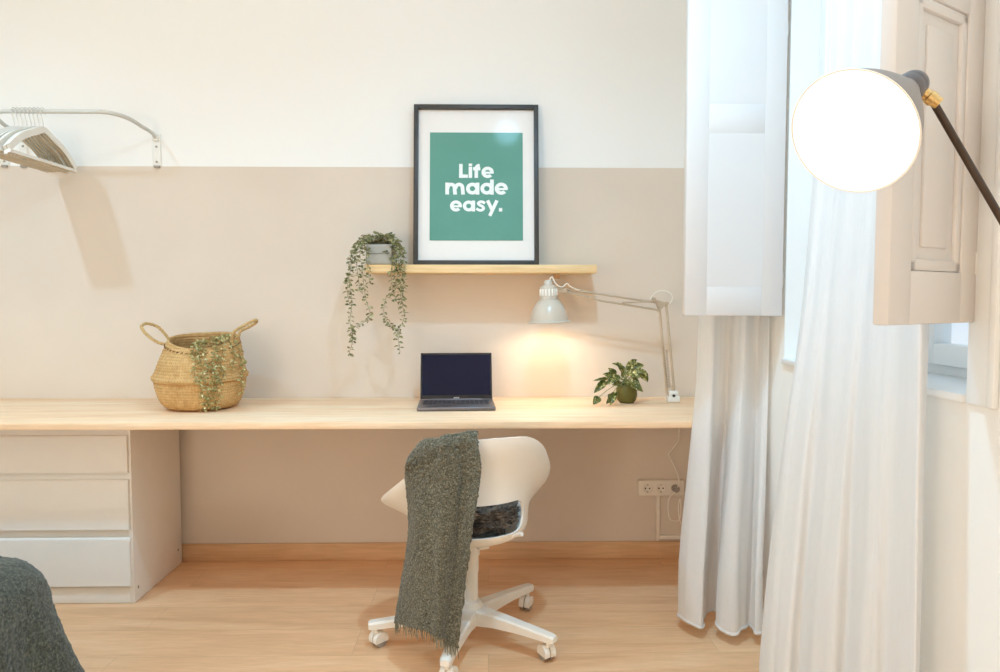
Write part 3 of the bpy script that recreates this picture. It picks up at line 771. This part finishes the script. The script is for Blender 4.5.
def leafgeo(b, p, d, L, w, mi=0, cup=.25):
    d = d.normalized(); a, n = frame_of(d, Vector((random.uniform(-1, 1), random.uniform(-1, 1), random.uniform(-.3, 1))).normalized())
    s = [(0, .12), (.3, .85), (.6, 1), (.85, .6), (1, .05)]
    c = []; l = []; r = []
    for t, ww in s:
        q = p + d * L * t - n * L * .25 * t * t
        c.append(b.verts.new(q)); l.append(b.verts.new(q + a * w * .5 * ww + n * w * cup * ww)); r.append(b.verts.new(q - a * w * .5 * ww + n * w * cup * ww))
    for i in range(4):
        b.faces.new((l[i], l[i + 1], c[i + 1], c[i])).material_index = mi; b.faces.new((c[i], c[i + 1], r[i + 1], r[i])).material_index = mi
def vine(name, pts, par, n_leaf, L=(.012, .02), mats=None, spread=.5):
    C_ = crv(pts, 10); b = NB(); tube(b, C_, .0009, 5, mi=1)
    for i in range(n_leaf):
        p = samp(C_, (i + .3) / n_leaf); ang_ = i * 2.4 + random.random() * .6
        d = Vector((cos(ang_), sin(ang_) * .9, random.uniform(-.75, .35)))
        l_ = random.uniform(*L); leafgeo(b, p + d * .002, d, l_, l_ * .55)
    return obj(name, b, mats or [M['vine'], M['vine_stem']], par, ang=0)
random.seed(11)
vp = thing('trailing_plant', 'pale trailing plant spilling over the rim of the woven basket', 'plant', BC + Vector((.04, -.06, .2)))
mts = [M['vine_dry'], M['vine_stem']]
def on_basket(px, py, out=.012):
    # nearest point on the basket's outer side for a pixel
    best = None; d = ray(px, py)
    for i in range(260):
        Y = 2.66 + i * .0016; p = d * (Y / d.y) + Vector((0, 0, CAM_Z)); r = hypot(p.x - BC.x, p.y - BC.y); z = p.z - DZ
        rr = interp([(0, .13), (.02, .15), (.08, .172), (.13, .196), (.16, .176), (.25, .144), (.27, .138), (.30, .12)], z)
        if r < rr + out: return p
    return p
vl = [
 [(197, 343), (193, 352), (196, 362), (194, 372), (199, 384)],
 [(204, 342), (203, 354), (208, 368), (205, 382), (209, 398), (207, 409)],
 [(212, 340), (215, 350), (212, 364), (215, 378), (212, 392), (216, 404), (214, 413)],
 [(220, 339), (223, 350), (220, 362), (224, 374), (217, 386), (219, 398)],
 [(228, 336), (236, 344), (240, 356), (243, 368), (241, 382), (242, 394)],
 [(224, 337), (232, 346), (234, 358), (232, 370)],
 [(200, 344), (199, 356), (203, 370), (200, 386), (205, 400), (203, 411)],
 [(216, 340), (218, 356), (216, 372), (221, 384)],
]
for pts in vl:
    Q = [on_basket(*pts[0]) + Vector((0, .05, .0)), on_basket(*pts[0]) + Vector((0, 0, .006))] + [on_basket(*p) for p in pts[1:]]
    for q in Q:
        q.z = max(q.z, DZ + .006)
    vine('trailing_stem', Q, vp, int(len(pts) * 8), (.013, .022), mts)

# ------------------------------------------------------------------ trailing plant on the shelf
random.seed(5)
hp = thing('potted_trailing_plant', 'trailing plant in a small grey pot hanging from the left end of the shelf', 'plant', (W(379, 264, 3.02).x, 3.02, sz1))
px0, px1 = W(366.5, 264, 2.99).x, W(392.5, 264, 2.99).x; pzt = W(380, 244, 2.97).z
b = NB(); box(b, px0, px1, 2.97, 3.085, sz1 + .001, pzt, .006, 3)
box(b, px0 + .008, px1 - .008, 2.978, 3.077, pzt - .012, pzt + .001, .003)
pot = obj('pot', b, M['pot_grey'], hp)
b = NB(); box(b, px0 + .012, px1 - .012, 2.9692, 2.9712, sz1 + .045, sz1 + .048); obj('groove', b, M['pot_line'], pot)
b = NB(); box(b, px0 + .012, px1 - .012, 2.984, 3.07, pzt - .003, pzt + .004, .002); obj('soil', b, M['soil'], hp)
hv = [
 [(372, 242), (362, 238), (355, 248), (352, 262), (349, 280), (352, 300), (350, 322), (353, 338), (349, 354)],
 [(374, 242), (364, 240), (360, 252), (362, 268), (364, 286), (366, 300), (370, 314), (364, 322), (354, 328), (352, 340)],
 [(372, 243), (359, 242), (351, 256), (350, 272), (347, 290), (350, 306)],
 [(376, 243), (368, 243), (366, 255), (368, 270), (370, 284)],
 [(370, 242), (360, 243), (356, 258), (358, 275), (360, 292)],
 [(386, 242), (396, 240), (402, 250), (400, 266), (404, 284), (402, 300), (404, 318), (398, 332), (400, 352)],
 [(384, 243), (394, 242), (397, 256), (394, 272), (396, 288), (386, 298), (384, 314), (389, 324), (394, 328), (400, 336)],
 [(386, 243), (398, 244), (404, 260), (402, 276), (400, 290), (402, 304)],
 [(385, 243), (392, 244), (393, 258), (391, 274), (393, 290), (397, 302)],
 [(383, 242), (390, 243), (398, 254), (398, 270), (396, 284)],
 [(378, 243), (377, 238), (372, 236), (366, 240), (360, 246)],
 [(381, 243), (384, 237), (390, 236), (396, 242), (400, 250)],
 [(379, 243), (380, 236), (378, 233)], [(376, 243), (370, 237), (365, 235)], [(383, 243), (387, 235), (392, 235)],
 [(372, 243), (366, 244), (370, 252)], [(387, 243), (390, 248), (387, 254)],
]
for i, pts in enumerate(hv):
    yy = 2.945 - (i % 4) * .007
    Q = [W(pts[0][0], pts[0][1], 3.02)] + [W(p[0], p[1], lerp(2.99, yy, smooth(j / 2))) for j, p in enumerate(pts[1:])]
    ln = sum((b_ - a_).length for a_, b_ in zip(Q, Q[1:]))
    vine('trailing_stem', Q, hp, int(ln * (150 if i < 10 else 320)), (.014, .022) if i < 10 else (.015, .024))

# ------------------------------------------------------------------ small variegated plant in an olive pot
random.seed(8)
pc = Vector((W(626.5, 400, 2.97).x, 2.97, DZ))
pp = thing('potted_plant', 'small variegated leafy plant in a round olive pot beside the desk lamp', 'plant', pc)
b = NB(); lathe(b, [(0, .001), (.03, .001), (.040, .012), (.046, .034), (.045, .058), (.039, .076), (.034, .082), (.031, .081), (.034, .072), (0, .070)], 36, Matrix.Translation(pc)); obj('pot', b, M['pot_olive'], pp)
def bigleaf(p0, p1, w, par, up=Vector((.1, -.85, .5)), droop=.0):
    w = w * .92
    p0, p1 = Vector(p0), Vector(p1); d = p1 - p0; L = d.length; d.normalize()
    a = d.cross(up); a = a.normalized() if a.length > .05 else Vector((1, 0, 0)); n = a.cross(d).normalized(); b = NB()
    def f(u, v):
        t = v; ww = w * .5 * (sin(pi * t ** .8) ** .8 if 0 < t < 1 else 0.02); s = (u - .5) * 2
        return p0 + d * L * t + n * (L * .14 * sin(pi * t) - droop * t * t) + a * s * ww + n * (abs(s) ** 1.5 * ww * .45) + n * .0015 * sin(t * 30) * abs(s)
    grid(b, f, 9, 15); solidify(b, .0007); return obj('leaf', b, M['leaf'], par, ang=0)
crown = W(625, 381, 2.965)
leaves = [  # base px, tip px, base Y, tip Y, width
 ((616, 380), (603, 374), 2.95, 2.92, .042), ((615, 377), (608, 368), 2.96, 2.95, .034), ((624, 368), (612, 363.5), 2.97, 2.96, .020),
 ((627, 366), (637, 359.5), 2.98, 2.985, .026), ((628, 371), (644, 365), 2.965, 2.95, .05), ((626, 374), (645, 372), 2.95, 2.92, .045),
 ((636, 370), (648, 382), 2.97, 2.96, .046), ((627, 380), (640, 385), 2.94, 2.90, .05), ((626, 382), (643, 392), 2.93, 2.885, .046),
 ((606, 381), (594, 393), 2.94, 2.90, .036), ((610, 379), (593, 381), 2.95, 2.93, .016), ((599, 397), (593, 406), 2.90, 2.87, .036),
 ((612, 394), (610, 409), 2.90, 2.865, .042), ((617, 392), (606, 404), 2.91, 2.88, .030), ((622, 384), (612, 385), 2.94, 2.91, .028), ((622, 378), (624, 366), 2.98, 3.0, .022),
 ((620, 376), (605, 385), 2.93, 2.90, .036), ((630, 374), (640, 378), 2.93, 2.90, .040), ((622, 372), (617, 362), 2.98, 2.99, .026), ((626, 370), (634, 364), 2.985, 2.99, .034),
]
for (a0, a1, ya, yb, w_) in leaves:
    p0, p1 = W(*a0, ya), W(*a1, yb); p0.z = max(p0.z, DZ + .012); p1.z = max(p1.z, DZ + .006)
    lf = bigleaf(p0, p1, w_, pp)
    b = NB(); st = pc + Vector((random.uniform(-.012, .012), random.uniform(-.012, .012), .068))
    tube(b, crv([st, lerp(st, crown, .8) + Vector((random.uniform(-.008, .008), -.005, .006)), lerp(crown, p0, .6) + Vector((0, 0, .008)), p0], 6), .0014, 6); obj('leaf_stalk', b, M['stem'], lf)

# ------------------------------------------------------------------ desk lamp
LY = 2.985
dl = thing('desk_lamp', 'cream adjustable arm desk lamp clamped to the right end of the desk', 'lamp', W(673, 404, LY))
cb = W(673, 404, LY); cx = cb.x
b = NB(); box(b, cx - .026, cx + .026, LY - .02, LY + .03, DZ, DZ + .028, .005, 3); box(b, cx - .02, cx + .02, LY - .015, LY + .02, DZ + .028, DZ + .05, .006, 3)
clamp = obj('clamp', b, M['white_metal'], dl)
b = NB(); cyl(b, (cx - .002, LY - .0225, DZ + .03), (cx - .002, LY - .014, DZ + .03), .006, 14); obj('clamp_screw', b, M['dark_hole'], clamp)
b = NB(); cyl(b, (cx, LY, DZ + .045), (cx, LY, DZ + .075), .008, 14); obj('pivot', b, M['lamp_metal'], dl)
def rods(name, prs, r=.0042):
    b = NB()
    for p, q, dy in prs: cyl(b, W(*p, LY + dy), W(*q, LY + dy), r, 10)
    return obj(name, b, M['lamp_metal'], dl)
rods('lower_arm', [((659.5, 308), (667, 394), 0), ((666, 302), (674.5, 394), 0)], .0052)
rods('upper_arm', [((667, 304), (566, 289), 0), ((658, 310), (600, 300.5), 0), ((600, 300.5), (566, 291.5), 0.0)], .0048)
rods('brace', [((658, 301), (622, 302.5), -.008)], .0038)
b = NB()
tri = [W(654, 299, LY), W(667, 303.5, LY), W(659, 310.5, LY)]
for dy in (-.009, .009):
    A = [b.verts.new(p + Vector((0, dy - .0015, 0))) for p in tri]; B = [b.verts.new(p + Vector((0, dy + .0015, 0))) for p in tri]
    b.faces.new(A); b.faces.new(B[::-1])
    for i in range(3): b.faces.new((A[i], A[(i + 1) % 3], B[(i + 1) % 3], B[i]))
for p in tri: cyl(b, p + Vector((0, -.013, 0)), p + Vector((0, .013, 0)), .0065, 12)
obj('elbow', b, M['lamp_metal'], dl)
for (p, q) in (((663, 346), (668, 388)), ((666.5, 350), (670, 388))):
    b = NB(); P, Q = W(*p, LY - .006), W(*q, LY - .006); a_, b__ = frame_of(Q - P); L_ = []
    for i in range(26 * 8): t = i / (26 * 8); g = i * 2 * pi / 8; L_.append(lerp(P, Q, t) + (a_ * cos(g) + b__ * sin(g)) * .004)
    tube(b, L_, .0011, 4); obj('spring', b, M['spring'], dl)
hd = W(549.5, 300, LY - .03); HT = W(549.5, 275, LY - .03).z; HB = W(549.5, 323, LY - .03).z
TM = Matrix.Translation((hd.x, LY - .03, 0)) @ Matrix.Translation((0, 0, HB)) @ Matrix.Rotation(R(-2), 4, 'Y')
S_ = HT - HB
b = NB(); lathe(b, [(.091, 0), (.0925, .003), (.089, .007), (.082, .011), (.080, .026), (.076, .045), (.067, .066), (.055, .084), (.042, .097), (.036, .100),
                    (.034, .097), (.040, .093), (.052, .081), (.064, .064), (.073, .044), (.077, .025), (.079, .010), (.088, .003)], 48, TM, closed_prof=True)
shade = obj('lamp_shade', b, M['lamp_enamel'], dl)
b = NB(); lathe(b, [(.036, .097), (.038, .104), (.036, .112), (.036, .150), (.033, .158), (.020, .162), (.018, .178), (.012, .184), (0, .185)], 32, TM); hsg = obj('socket_housing', b, M['lamp_enamel'], dl)
b = NB()
for i in range(16):
    g = 2 * pi * i / 16; c_ = Vector((cos(g) * .0362, sin(g) * .0362, 0))
    box(b, -.002, .0025, -.0035, .0035, .116, .146, .001, M=TM @ Matrix.Translation(c_) @ Matrix.Rotation(g, 4, 'Z'))
obj('cooling_fin', b, M['lamp_inner'], hsg)
b = NB(); hc = TM @ Vector((.036, 0, .134)); box(b, hc.x - .004, W(566, 290, LY).x + .004, LY - .02, LY + .0, hc.z - .008, hc.z + .014, .004); cyl(b, (hc.x + .035, LY - .028, hc.z + .004), (hc.x + .035, LY + .01, hc.z + .004), .009, 14); obj('head_bracket', b, M['lamp_metal'], dl)
b = NB(); lathe(b, [(0, .026), (.018, .029), (.028, .042), (.029, .055), (.022, .072), (.014, .085), (.013, .1), (0, .1)], 24, TM); obj('bulb', b, M['bulb_desk'], dl)
b = NB(); tube(b, crv([TM @ Vector((.004, 0, .18)), W(552, 277, LY - .03), W(556, 284, LY - .03), W(562, 287, LY - .03), W(567, 283.5, LY - .02), W(571, 287, LY - .01), W(580, 290.5, LY)], 8), .0026, 8); obj('cable', b, M['cord_white'], dl)
b = NB(); tube(b, crv([W(650, 299, LY - .008), W(655, 293, LY - .014), W(663, 290.5, LY - .02), W(671, 294, LY - .02), W(672, 300, LY - .014), W(668, 305, LY - .008)], 8), .0022, 8); obj('cable', b, M['cord_white'], dl)

# ------------------------------------------------------------------ sockets, conduits, cord under the desk
OY = YB - .026
ox0, ox1 = W(638.5, 488, OY).x, W(684.5, 488, OY).x; oz0, oz1 = W(660, 496, OY).z, W(660, 480.5, OY).z
po = thing('power_outlet', 'white triple wall socket box below the desk beside the curtain', 'outlet', ((ox0 + ox1) / 2, YB, oz0))
b = NB(); box(b, ox0, ox1, OY, YB, oz0, oz1, .004, 3); obj('box', b, M['outlet'], po)
for pxs in (647.5, 661, 675):
    c_ = W(pxs, 488, OY)
    MX = Matrix.Translation((c_.x, OY, (oz0 + oz1) / 2)) @ Matrix.Rotation(R(90), 4, 'X')
    b = NB(); lathe(b, [(.0235, 0), (.0235, .003), (.0195, .0035), (.0185, .001), (.018, .0006), (0, .0006)], 32, MX); so = obj('socket', b, M['outlet'], po)
    for dx in (-.0095, .0095):
        b = NB(); cyl(b, MX @ Vector((dx, 0, .0005)), MX @ Vector((dx, 0, .0014)), .0035, 12); obj('pin_hole', b, M['dark_hole'], so)
    for dz in (-.0165, .0165):
        b = NB(); box(b, -.003, .003, dz - .003, dz + .003, .0006, .004, M=MX); obj('earth_clip', b, M['metal_pin'], so)
zc0 = W(657, 541, YB - .01).z
b = NB(); x_ = W(658, 515, YB - .01).x; box(b, x_ - .008, x_ + .008, YB - .014, YB, zc0 + .001, oz0 - .0005, .002)
tag(obj('cable_conduit', b, M['outlet'], loc=(x_, YB, zc0)), 'thin upright cable duct below the triple socket box', 'conduit')
b = NB(); zz = W(670, 537, YB - .01).z; box(b, x_ + .0085, XW_R - .001, YB - .016, YB, zz - .009, zz + .009, .002)
tag(obj('cable_conduit', b, M['outlet'], loc=(x_ + .1, YB, zz)), 'horizontal cable duct running just above the skirting into the curtain', 'conduit')
sx_ = W(675, 488, OY)
pc_ = thing('power_cable', 'white power cable plugged into the right hand socket below the desk', 'cord', (sx_.x, OY - .003, sx_.z))
b = NB(); cyl(b, (sx_.x, OY - .0004, sx_.z), (sx_.x, OY - .022, sx_.z), .0165, 24); cyl(b, (sx_.x, OY - .022, sx_.z), (sx_.x, OY - .034, sx_.z), .012, 20); obj('plug', b, M['cap'], pc_)
CY = OY - .03
b = NB(); tube(b, crv([Vector((sx_.x, CY, sx_.z)), W(679, 481, CY), W(676, 470, CY + .01), W(671, 460, CY + .015), W(668.5, 454, CY + .02), W(673, 448, CY + .015), W(678, 441, CY + .01), W(679, 432, CY + .01), W(679, 424, CY)], 8), .0024, 8); obj('wire', b, M['cord_white'], pc_)
b = NB(); tube(b, crv([Vector((sx_.x - .006, CY + .006, sx_.z - .012)), W(669, 499, CY), W(668, 510, CY), W(670, 519, CY), W(676, 521, CY), W(680, 518, CY), W(681, 508, CY), W(680, 499, CY), W(678.5, 506, CY - .004), W(679, 517, CY - .004), W(681, 524, CY - .004)], 8), .0026, 8); obj('wire', b, M['cord_white'], pc_)

# ------------------------------------------------------------------ wall rails and hangers
RY = 2.88
M['rail'] = plain('grey_white_metal', (206, 205, 198), .35, spec=.45, var=.01)
def rail(xl, xr, z, label):
    root = thing('clothes_rail', label, 'clothes rail', ((xl + xr) / 2, YB, z), 'white clothes rails on the back wall')
    zl = W(157, 136, YB - .012).z
    def end(s, x):                     # from the bar round to the bracket
        return [Vector((x - s * .13, RY, z)), Vector((x - s * .10, RY + .001, z)), Vector((x - s * .055, RY + .02, z - .002)), Vector((x - s * .022, RY + .075, z - .008)), Vector((x - s * .006, RY + .15, z - .022)), Vector((x, YB - .04, zl + .006)), Vector((x, YB - .012, zl - .012))]
    b = NB(); tube(b, crv(end(-1, xl)[::-1] + end(1, xr), 8), .0085, 12); obj('bar', b, M['rail'], root)
    for x in (xl, xr):
        zb_ = W(157, 166, YB - .006).z
        b = NB(); box(b, x - .018, x + .018, YB - .006, YB, zb_, zl + .012, .002); box(b, x - .012, x + .012, YB - .02, YB, zl - .022, zl + .006, .004)
        br_ = obj('bracket', b, M['white_metal'], root)
        for zz_ in (zb_ + .018, zb_ + .085):
            b = NB(); cyl(b, (x, YB - .0085, zz_), (x, YB - .005, zz_), .005, 12); obj('screw', b, M['cap'], br_)
        b = NB(); box(b, x - .013, x + .013, YB - .012, YB, zb_ - .008, zb_ + .002, .002); obj('end_cap', b, M['cap'], br_)
    return root
RZ = W(60, 111.5, RY).z
xr1 = W(156.5, 150, YB - .006).x; xl1 = W(23, 150, YB - .006).x
rail(xl1, xr1, RZ, 'white wall rail on the left whose right end curves to the wall')
xr2 = W(4, 150, YB - .006).x
rail(xr2 - .6, xr2, RZ, 'second white wall rail, cut off by the left edge of the photo')
hx = W(43, 118, RY).x
HANG = ['rightmost white wooden hanger on the left wall rail', 'white wooden hanger second from the right on the wall rail',
        'white wooden hanger third from the right on the wall rail', 'white wooden hanger fourth from the right on the wall rail',
        'white wooden hanger fourth from the left on the wall rail', 'white wooden hanger third from the left on the wall rail',
        'white wooden hanger second from the left on the wall rail', 'leftmost white wooden hanger on the wall rail']
hz = W(43, 127, RY).z; btz = W(72, 171, 3.09).z
h0 = thing('clothes_hanger', HANG[0], 'hanger', (hx, RY, RZ), 'white wooden hangers on the rail')
b = NB(); hk = []
for i in range(15):
    a = R(-70 + i * 17.5); hk.append(Vector((hx, RY + .0165 * cos(a + 0) , RZ + .0055 + .0165 * sin(a) - .004)))
hk = [Vector((hx, RY, hz - .004)), Vector((hx, RY, hz + .012)), Vector((hx, RY - .008, RZ - .024))] + [Vector((hx, RY - .0165 * cos(R(q)), RZ - .002 + .0165 * sin(R(q)))) for q in range(-35, 205, 18)]
tube(b, crv(hk, 4), .0018, 8); obj('hook', b, M['hook'], h0)
yw, yn = 3.09, 2.67
def slab(b, pts, hh, th, mi=0):        # flat wooden strip along points in the hanger's own plane
    n = len(pts); A = []
    for i, p in enumerate(pts):
        t = pts[min(i + 1, n - 1)] - pts[max(i - 1, 0)]; t.normalize(); q = Vector((0, -t.z, t.y)) * hh / 2; w_ = Vector((th / 2, 0, 0))
        A.append([b.verts.new(p + q - w_), b.verts.new(p + q + w_), b.verts.new(p - q + w_), b.verts.new(p - q - w_)])
    for a_, c_ in zip(A, A[1:]):
        for q in range(4): b.faces.new((a_[q], a_[(q + 1) % 4], c_[(q + 1) % 4], c_[q])).material_index = (mi if q != 2 else 1)
    b.faces.new(A[0]); b.faces.new(A[-1][::-1])
b = NB()
up_ = crv([Vector((hx, yn, btz + .012)), Vector((hx, lerp(yn, RY, .35), lerp(btz, hz, .42) + .012)), Vector((hx, RY - .05, hz - .03)), Vector((hx, RY, hz - .012)), Vector((hx, RY + .05, hz - .03)), Vector((hx, lerp(yw, RY, .35), lerp(btz, hz, .42) + .012)), Vector((hx, yw, btz + .012))], 6)
slab(b, up_, .026, .010); obj('shoulder', b, [M['hanger_white'], M['hanger_bounce']], h0, ang=30)
b = NB(); slab(b, [Vector((hx, lerp(yn, yw, i / 8), btz)) for i in range(9)], .013, .0135); obj('trouser_bar', b, [M['hanger_white'], M['hanger_bounce']], h0, ang=30)
random.seed(2)
for i in range(1, 8):
    c_ = copy_tree(h0); c_.location = (hx - .0165 * i, RY, RZ); c_.rotation_euler = (R(random.uniform(-1.5, 1.5)), 0, R(random.uniform(-.6, .6)))
    c_['label'] = HANG[i]

# ------------------------------------------------------------------ floor lamp in the foreground
FY = .95
oc = W(852, 133.5, .90); tc_ = (Vector((0, 0, CAM_Z)) - oc).normalized()
il = CAM_M @ Vector((-.78, -.62, 0)); il = (il - tc_ * il.dot(tc_)).normalized()
ax = (tc_ * cos(R(33)) + il * sin(R(33))).normalized(); bj = oc - ax * .174; FY = bj.y - .04
fl = thing('floor_lamp', 'lit floor lamp with white cone shade and dark rod in the right foreground', 'lamp', (.80, .98, 0))
AM = axisM(oc, -ax)                     # z from the opening towards the joint
Ls = (bj - oc).length - .012
Rm = .083
outp = [(Rm, 0), (Rm * .96, .012), (Rm * .80, Ls * .30), (Rm * .58, Ls * .55), (Rm * .38, Ls * .76), (Rm * .25, Ls * .90), (.018, Ls * .985), (.0, Ls)]
outp = [(p.x, p.z) for p in crv([(r, 0, z) for r, z in outp], 5)]; outp = [(max(r, 0), z) for r, z in outp]
b = NB(); lathe(b, outp[:-3], 64, AM); obj('lamp_shade', b, M['taupe'], fl)
sh_in = [(r - .0025, z + (.0 if i else 0)) for i, (r, z) in enumerate(outp[:-6])]
b = NB(); lathe(b, [(Rm, -.0004), (Rm + .0004, .0006)] + [] , 64, AM); lathe(b, [(Rm, -.0004)] + sh_in, 64, AM)
inn = obj('shade_lining', b, M['lamp_inner'], fl)
b = NB(); lathe(b, [(0, Ls * .30), (.022, Ls * .32), (.032, Ls * .42), (.033, Ls * .52), (.026, Ls * .66), (.016, Ls * .78), (.014, Ls * .86), (0, Ls * .86)], 32, AM); obj('bulb', b, M['bulb_floor'], fl)
b = NB(); bmesh.ops.create_uvsphere(b, u_segments=32, v_segments=20, radius=.0205, matrix=Matrix.Translation(bj))
lathe(b, [(.018, Ls * .88), (.0215, Ls * .93), (.0215, Ls * 1.02), (.014, Ls * 1.06)], 32, AM); obj('ball_joint', b, M['joint_grey'], fl)
c1 = W(939, 104, FY + .03); c0 = lerp(bj, c1, .4)
b = NB(); tube(b, [c0, lerp(c0, c1, .3), lerp(c0, c1, .35), lerp(c0, c1, .65), lerp(c0, c1, .7), c1], [.0085, .0085, .0098, .0098, .0085, .0085], 20); obj('collar', b, M['brass'], fl)
e1 = W(1000, 214, FY + .03); dr_ = (e1 - c1); e2 = c1 + dr_ * 1.55
b = NB(); cyl(b, lerp(c0, c1, .5), e2, .0052, 14); obj('rod', b, M['rod_dark'], fl)
b = NB(); tube(b, [e2 + Vector((0, -.014, 0)), e2 + Vector((0, .014, 0))], .014, 18); obj('knuckle', b, M['joint_grey'], fl)
b = NB(); cyl(b, (e2.x, e2.y, e2.z), (e2.x, e2.y, .02), .008, 14); obj('pole', b, M['rod_dark'], fl)
b = NB(); lathe(b, [(0, .0), (.08, .0), (.08, .012), (.075, .018), (.02, .024), (.012, .04), (0, .04)], 40, Matrix.Translation((e2.x, e2.y, 0))); obj('base', b, M['joint_grey'], fl)

# ------------------------------------------------------------------ bed and its throw at the lower left
BX1, BY1 = -1.145, 1.86
bed = thing('bed', 'bed whose foot end is covered by the dark green throw at lower left', 'bed', (-2.1, .9, 0))
b = NB(); box(b, -2.9, BX1 - .05, -.2, BY1 - .05, .24, .50, .08, 6); obj('mattress', b, M['linen'], bed)
b = NB(); box(b, -2.9, BX1 - .06, -.2, BY1 - .06, .14, .238, .01, 2); obj('bed_base', b, M['bed_wood'], bed)
for x, y in ((-2.85, -.15), (-2.85, BY1 - .13), (BX1 - .12, BY1 - .13), (BX1 - .12, -.15)):
    b = NB(); box(b, x - .02, x + .03, y - .02, y + .03, 0, .14, .004); obj('bed_leg', b, M['bed_wood'], bed)
CXb, CYb = -1.60, 1.40
def bedthrow(u, v):
    psi = lerp(R(-95), R(200), u); d = Vector((cos(psi), sin(psi), 0))
    hx_, hy_ = BX1 + .015 - CXb, BY1 + .015 - CYb
    nn = 7.0
    ex = (abs(d.x) / (hx_ if d.x > 0 else .9)) ** nn + (abs(d.y) / (hy_ if d.y > 0 else .9)) ** nn
    e = ex ** (-1 / nn); rc = .13; zt = .532; l = v * (e + .42)
    flat = e - rc
    if l < flat: r, z = l, zt + .012 * sin(min(1, l / flat) * pi)
    elif l < flat + rc * pi / 2: t = (l - flat) / rc; r, z = flat + rc * sin(t), zt - rc * (1 - cos(t))
    else:
        t = l - flat - rc * pi / 2; r, z = e + .28 * t, zt - rc - t * .96
    dn = max(0, (zt - .05 - z)) / .4
    r += dn * (.032 * sin(psi * 11 + 1.2) + .018 * sin(psi * 23)) * (1 if l > flat else 0) + noise.noise(Vector((d.x * 3, d.y * 3, l * 5))) * .012
    p = Vector((CXb, CYb, max(z, .02))) + d * r
    return p
b = NB(); grid(b, bedthrow, 420, 150); b.normal_update()
for v in b.verts: v.co += v.normal * rough_fn(v.co.copy(), .008, 85)
solidify(b, .006)
tag(obj('throw_blanket', b, M['boucle_bed'], loc=(CXb, CYb, .45), ang=0), 'dark green shaggy throw over the bed corner at the lower left', 'throw')

# ------------------------------------------------------------------ light
def light(name, typ, loc, energy, color, **k):
    d = bpy.data.lights.new(name, typ); d.energy = energy; d.color = color
    rot = k.pop('rot', None)
    for a, v in k.items(): setattr(d, a, v)
    o = bpy.data.objects.new(name, d); o.location = loc; COL.objects.link(o)
    if rot: o.rotation_euler = rot
    return o
COOL = (.37, .71, 1.0)
light('ceiling_spot_left', 'SPOT', (-2.27, 1.55, 2.95), 110, COOL, shadow_soft_size=.05, spot_size=R(150), spot_blend=1.0)
light('ceiling_spot_middle', 'SPOT', (.2, 1.55, 2.92), 108, COOL, shadow_soft_size=.05, spot_size=R(150), spot_blend=1.0)
Pm = W(507, 131, 3.09); nrm = (PM.to_3x3() @ Vector((0, -1, 0))).normalized()
dd = ray(507, 131).normalized(); rf = dd - 2 * dd.dot(nrm) * nrm; tt = (2.95 - Pm.z) / rf.z; rp = Pm + rf * min(tt, 4.6)
light('ceiling_spot_rear', 'POINT', rp, 20, COOL, shadow_soft_size=.09)
light('low_warm_fill', 'POINT', (-1.7, -1.0, 1.15), 62, (1, .885, .75), shadow_soft_size=.25)  # unseen warm fill, added to brighten the low area under the desk
print('rear lamp', rp)
w = bpy.data.worlds.new('sky'); sc.world = w; w.use_nodes = True
bg = w.node_tree.nodes['Background']; bg.inputs[0].default_value = (.80, .90, 1.0, 1); bg.inputs[1].default_value = 1.0
# ------------------------------------------------------------------ view
vs = sc.view_settings; vs.view_transform = 'Standard'; vs.look = 'None'; vs.gamma = 1; vs.use_curve_mapping = False; vs.exposure = 0.02
sc.cycles.use_denoising = True
sc.cycles.max_bounces = 10; sc.cycles.diffuse_bounces = 7; sc.cycles.transparent_max_bounces = 16
sc.cycles.sample_clamp_indirect = 8
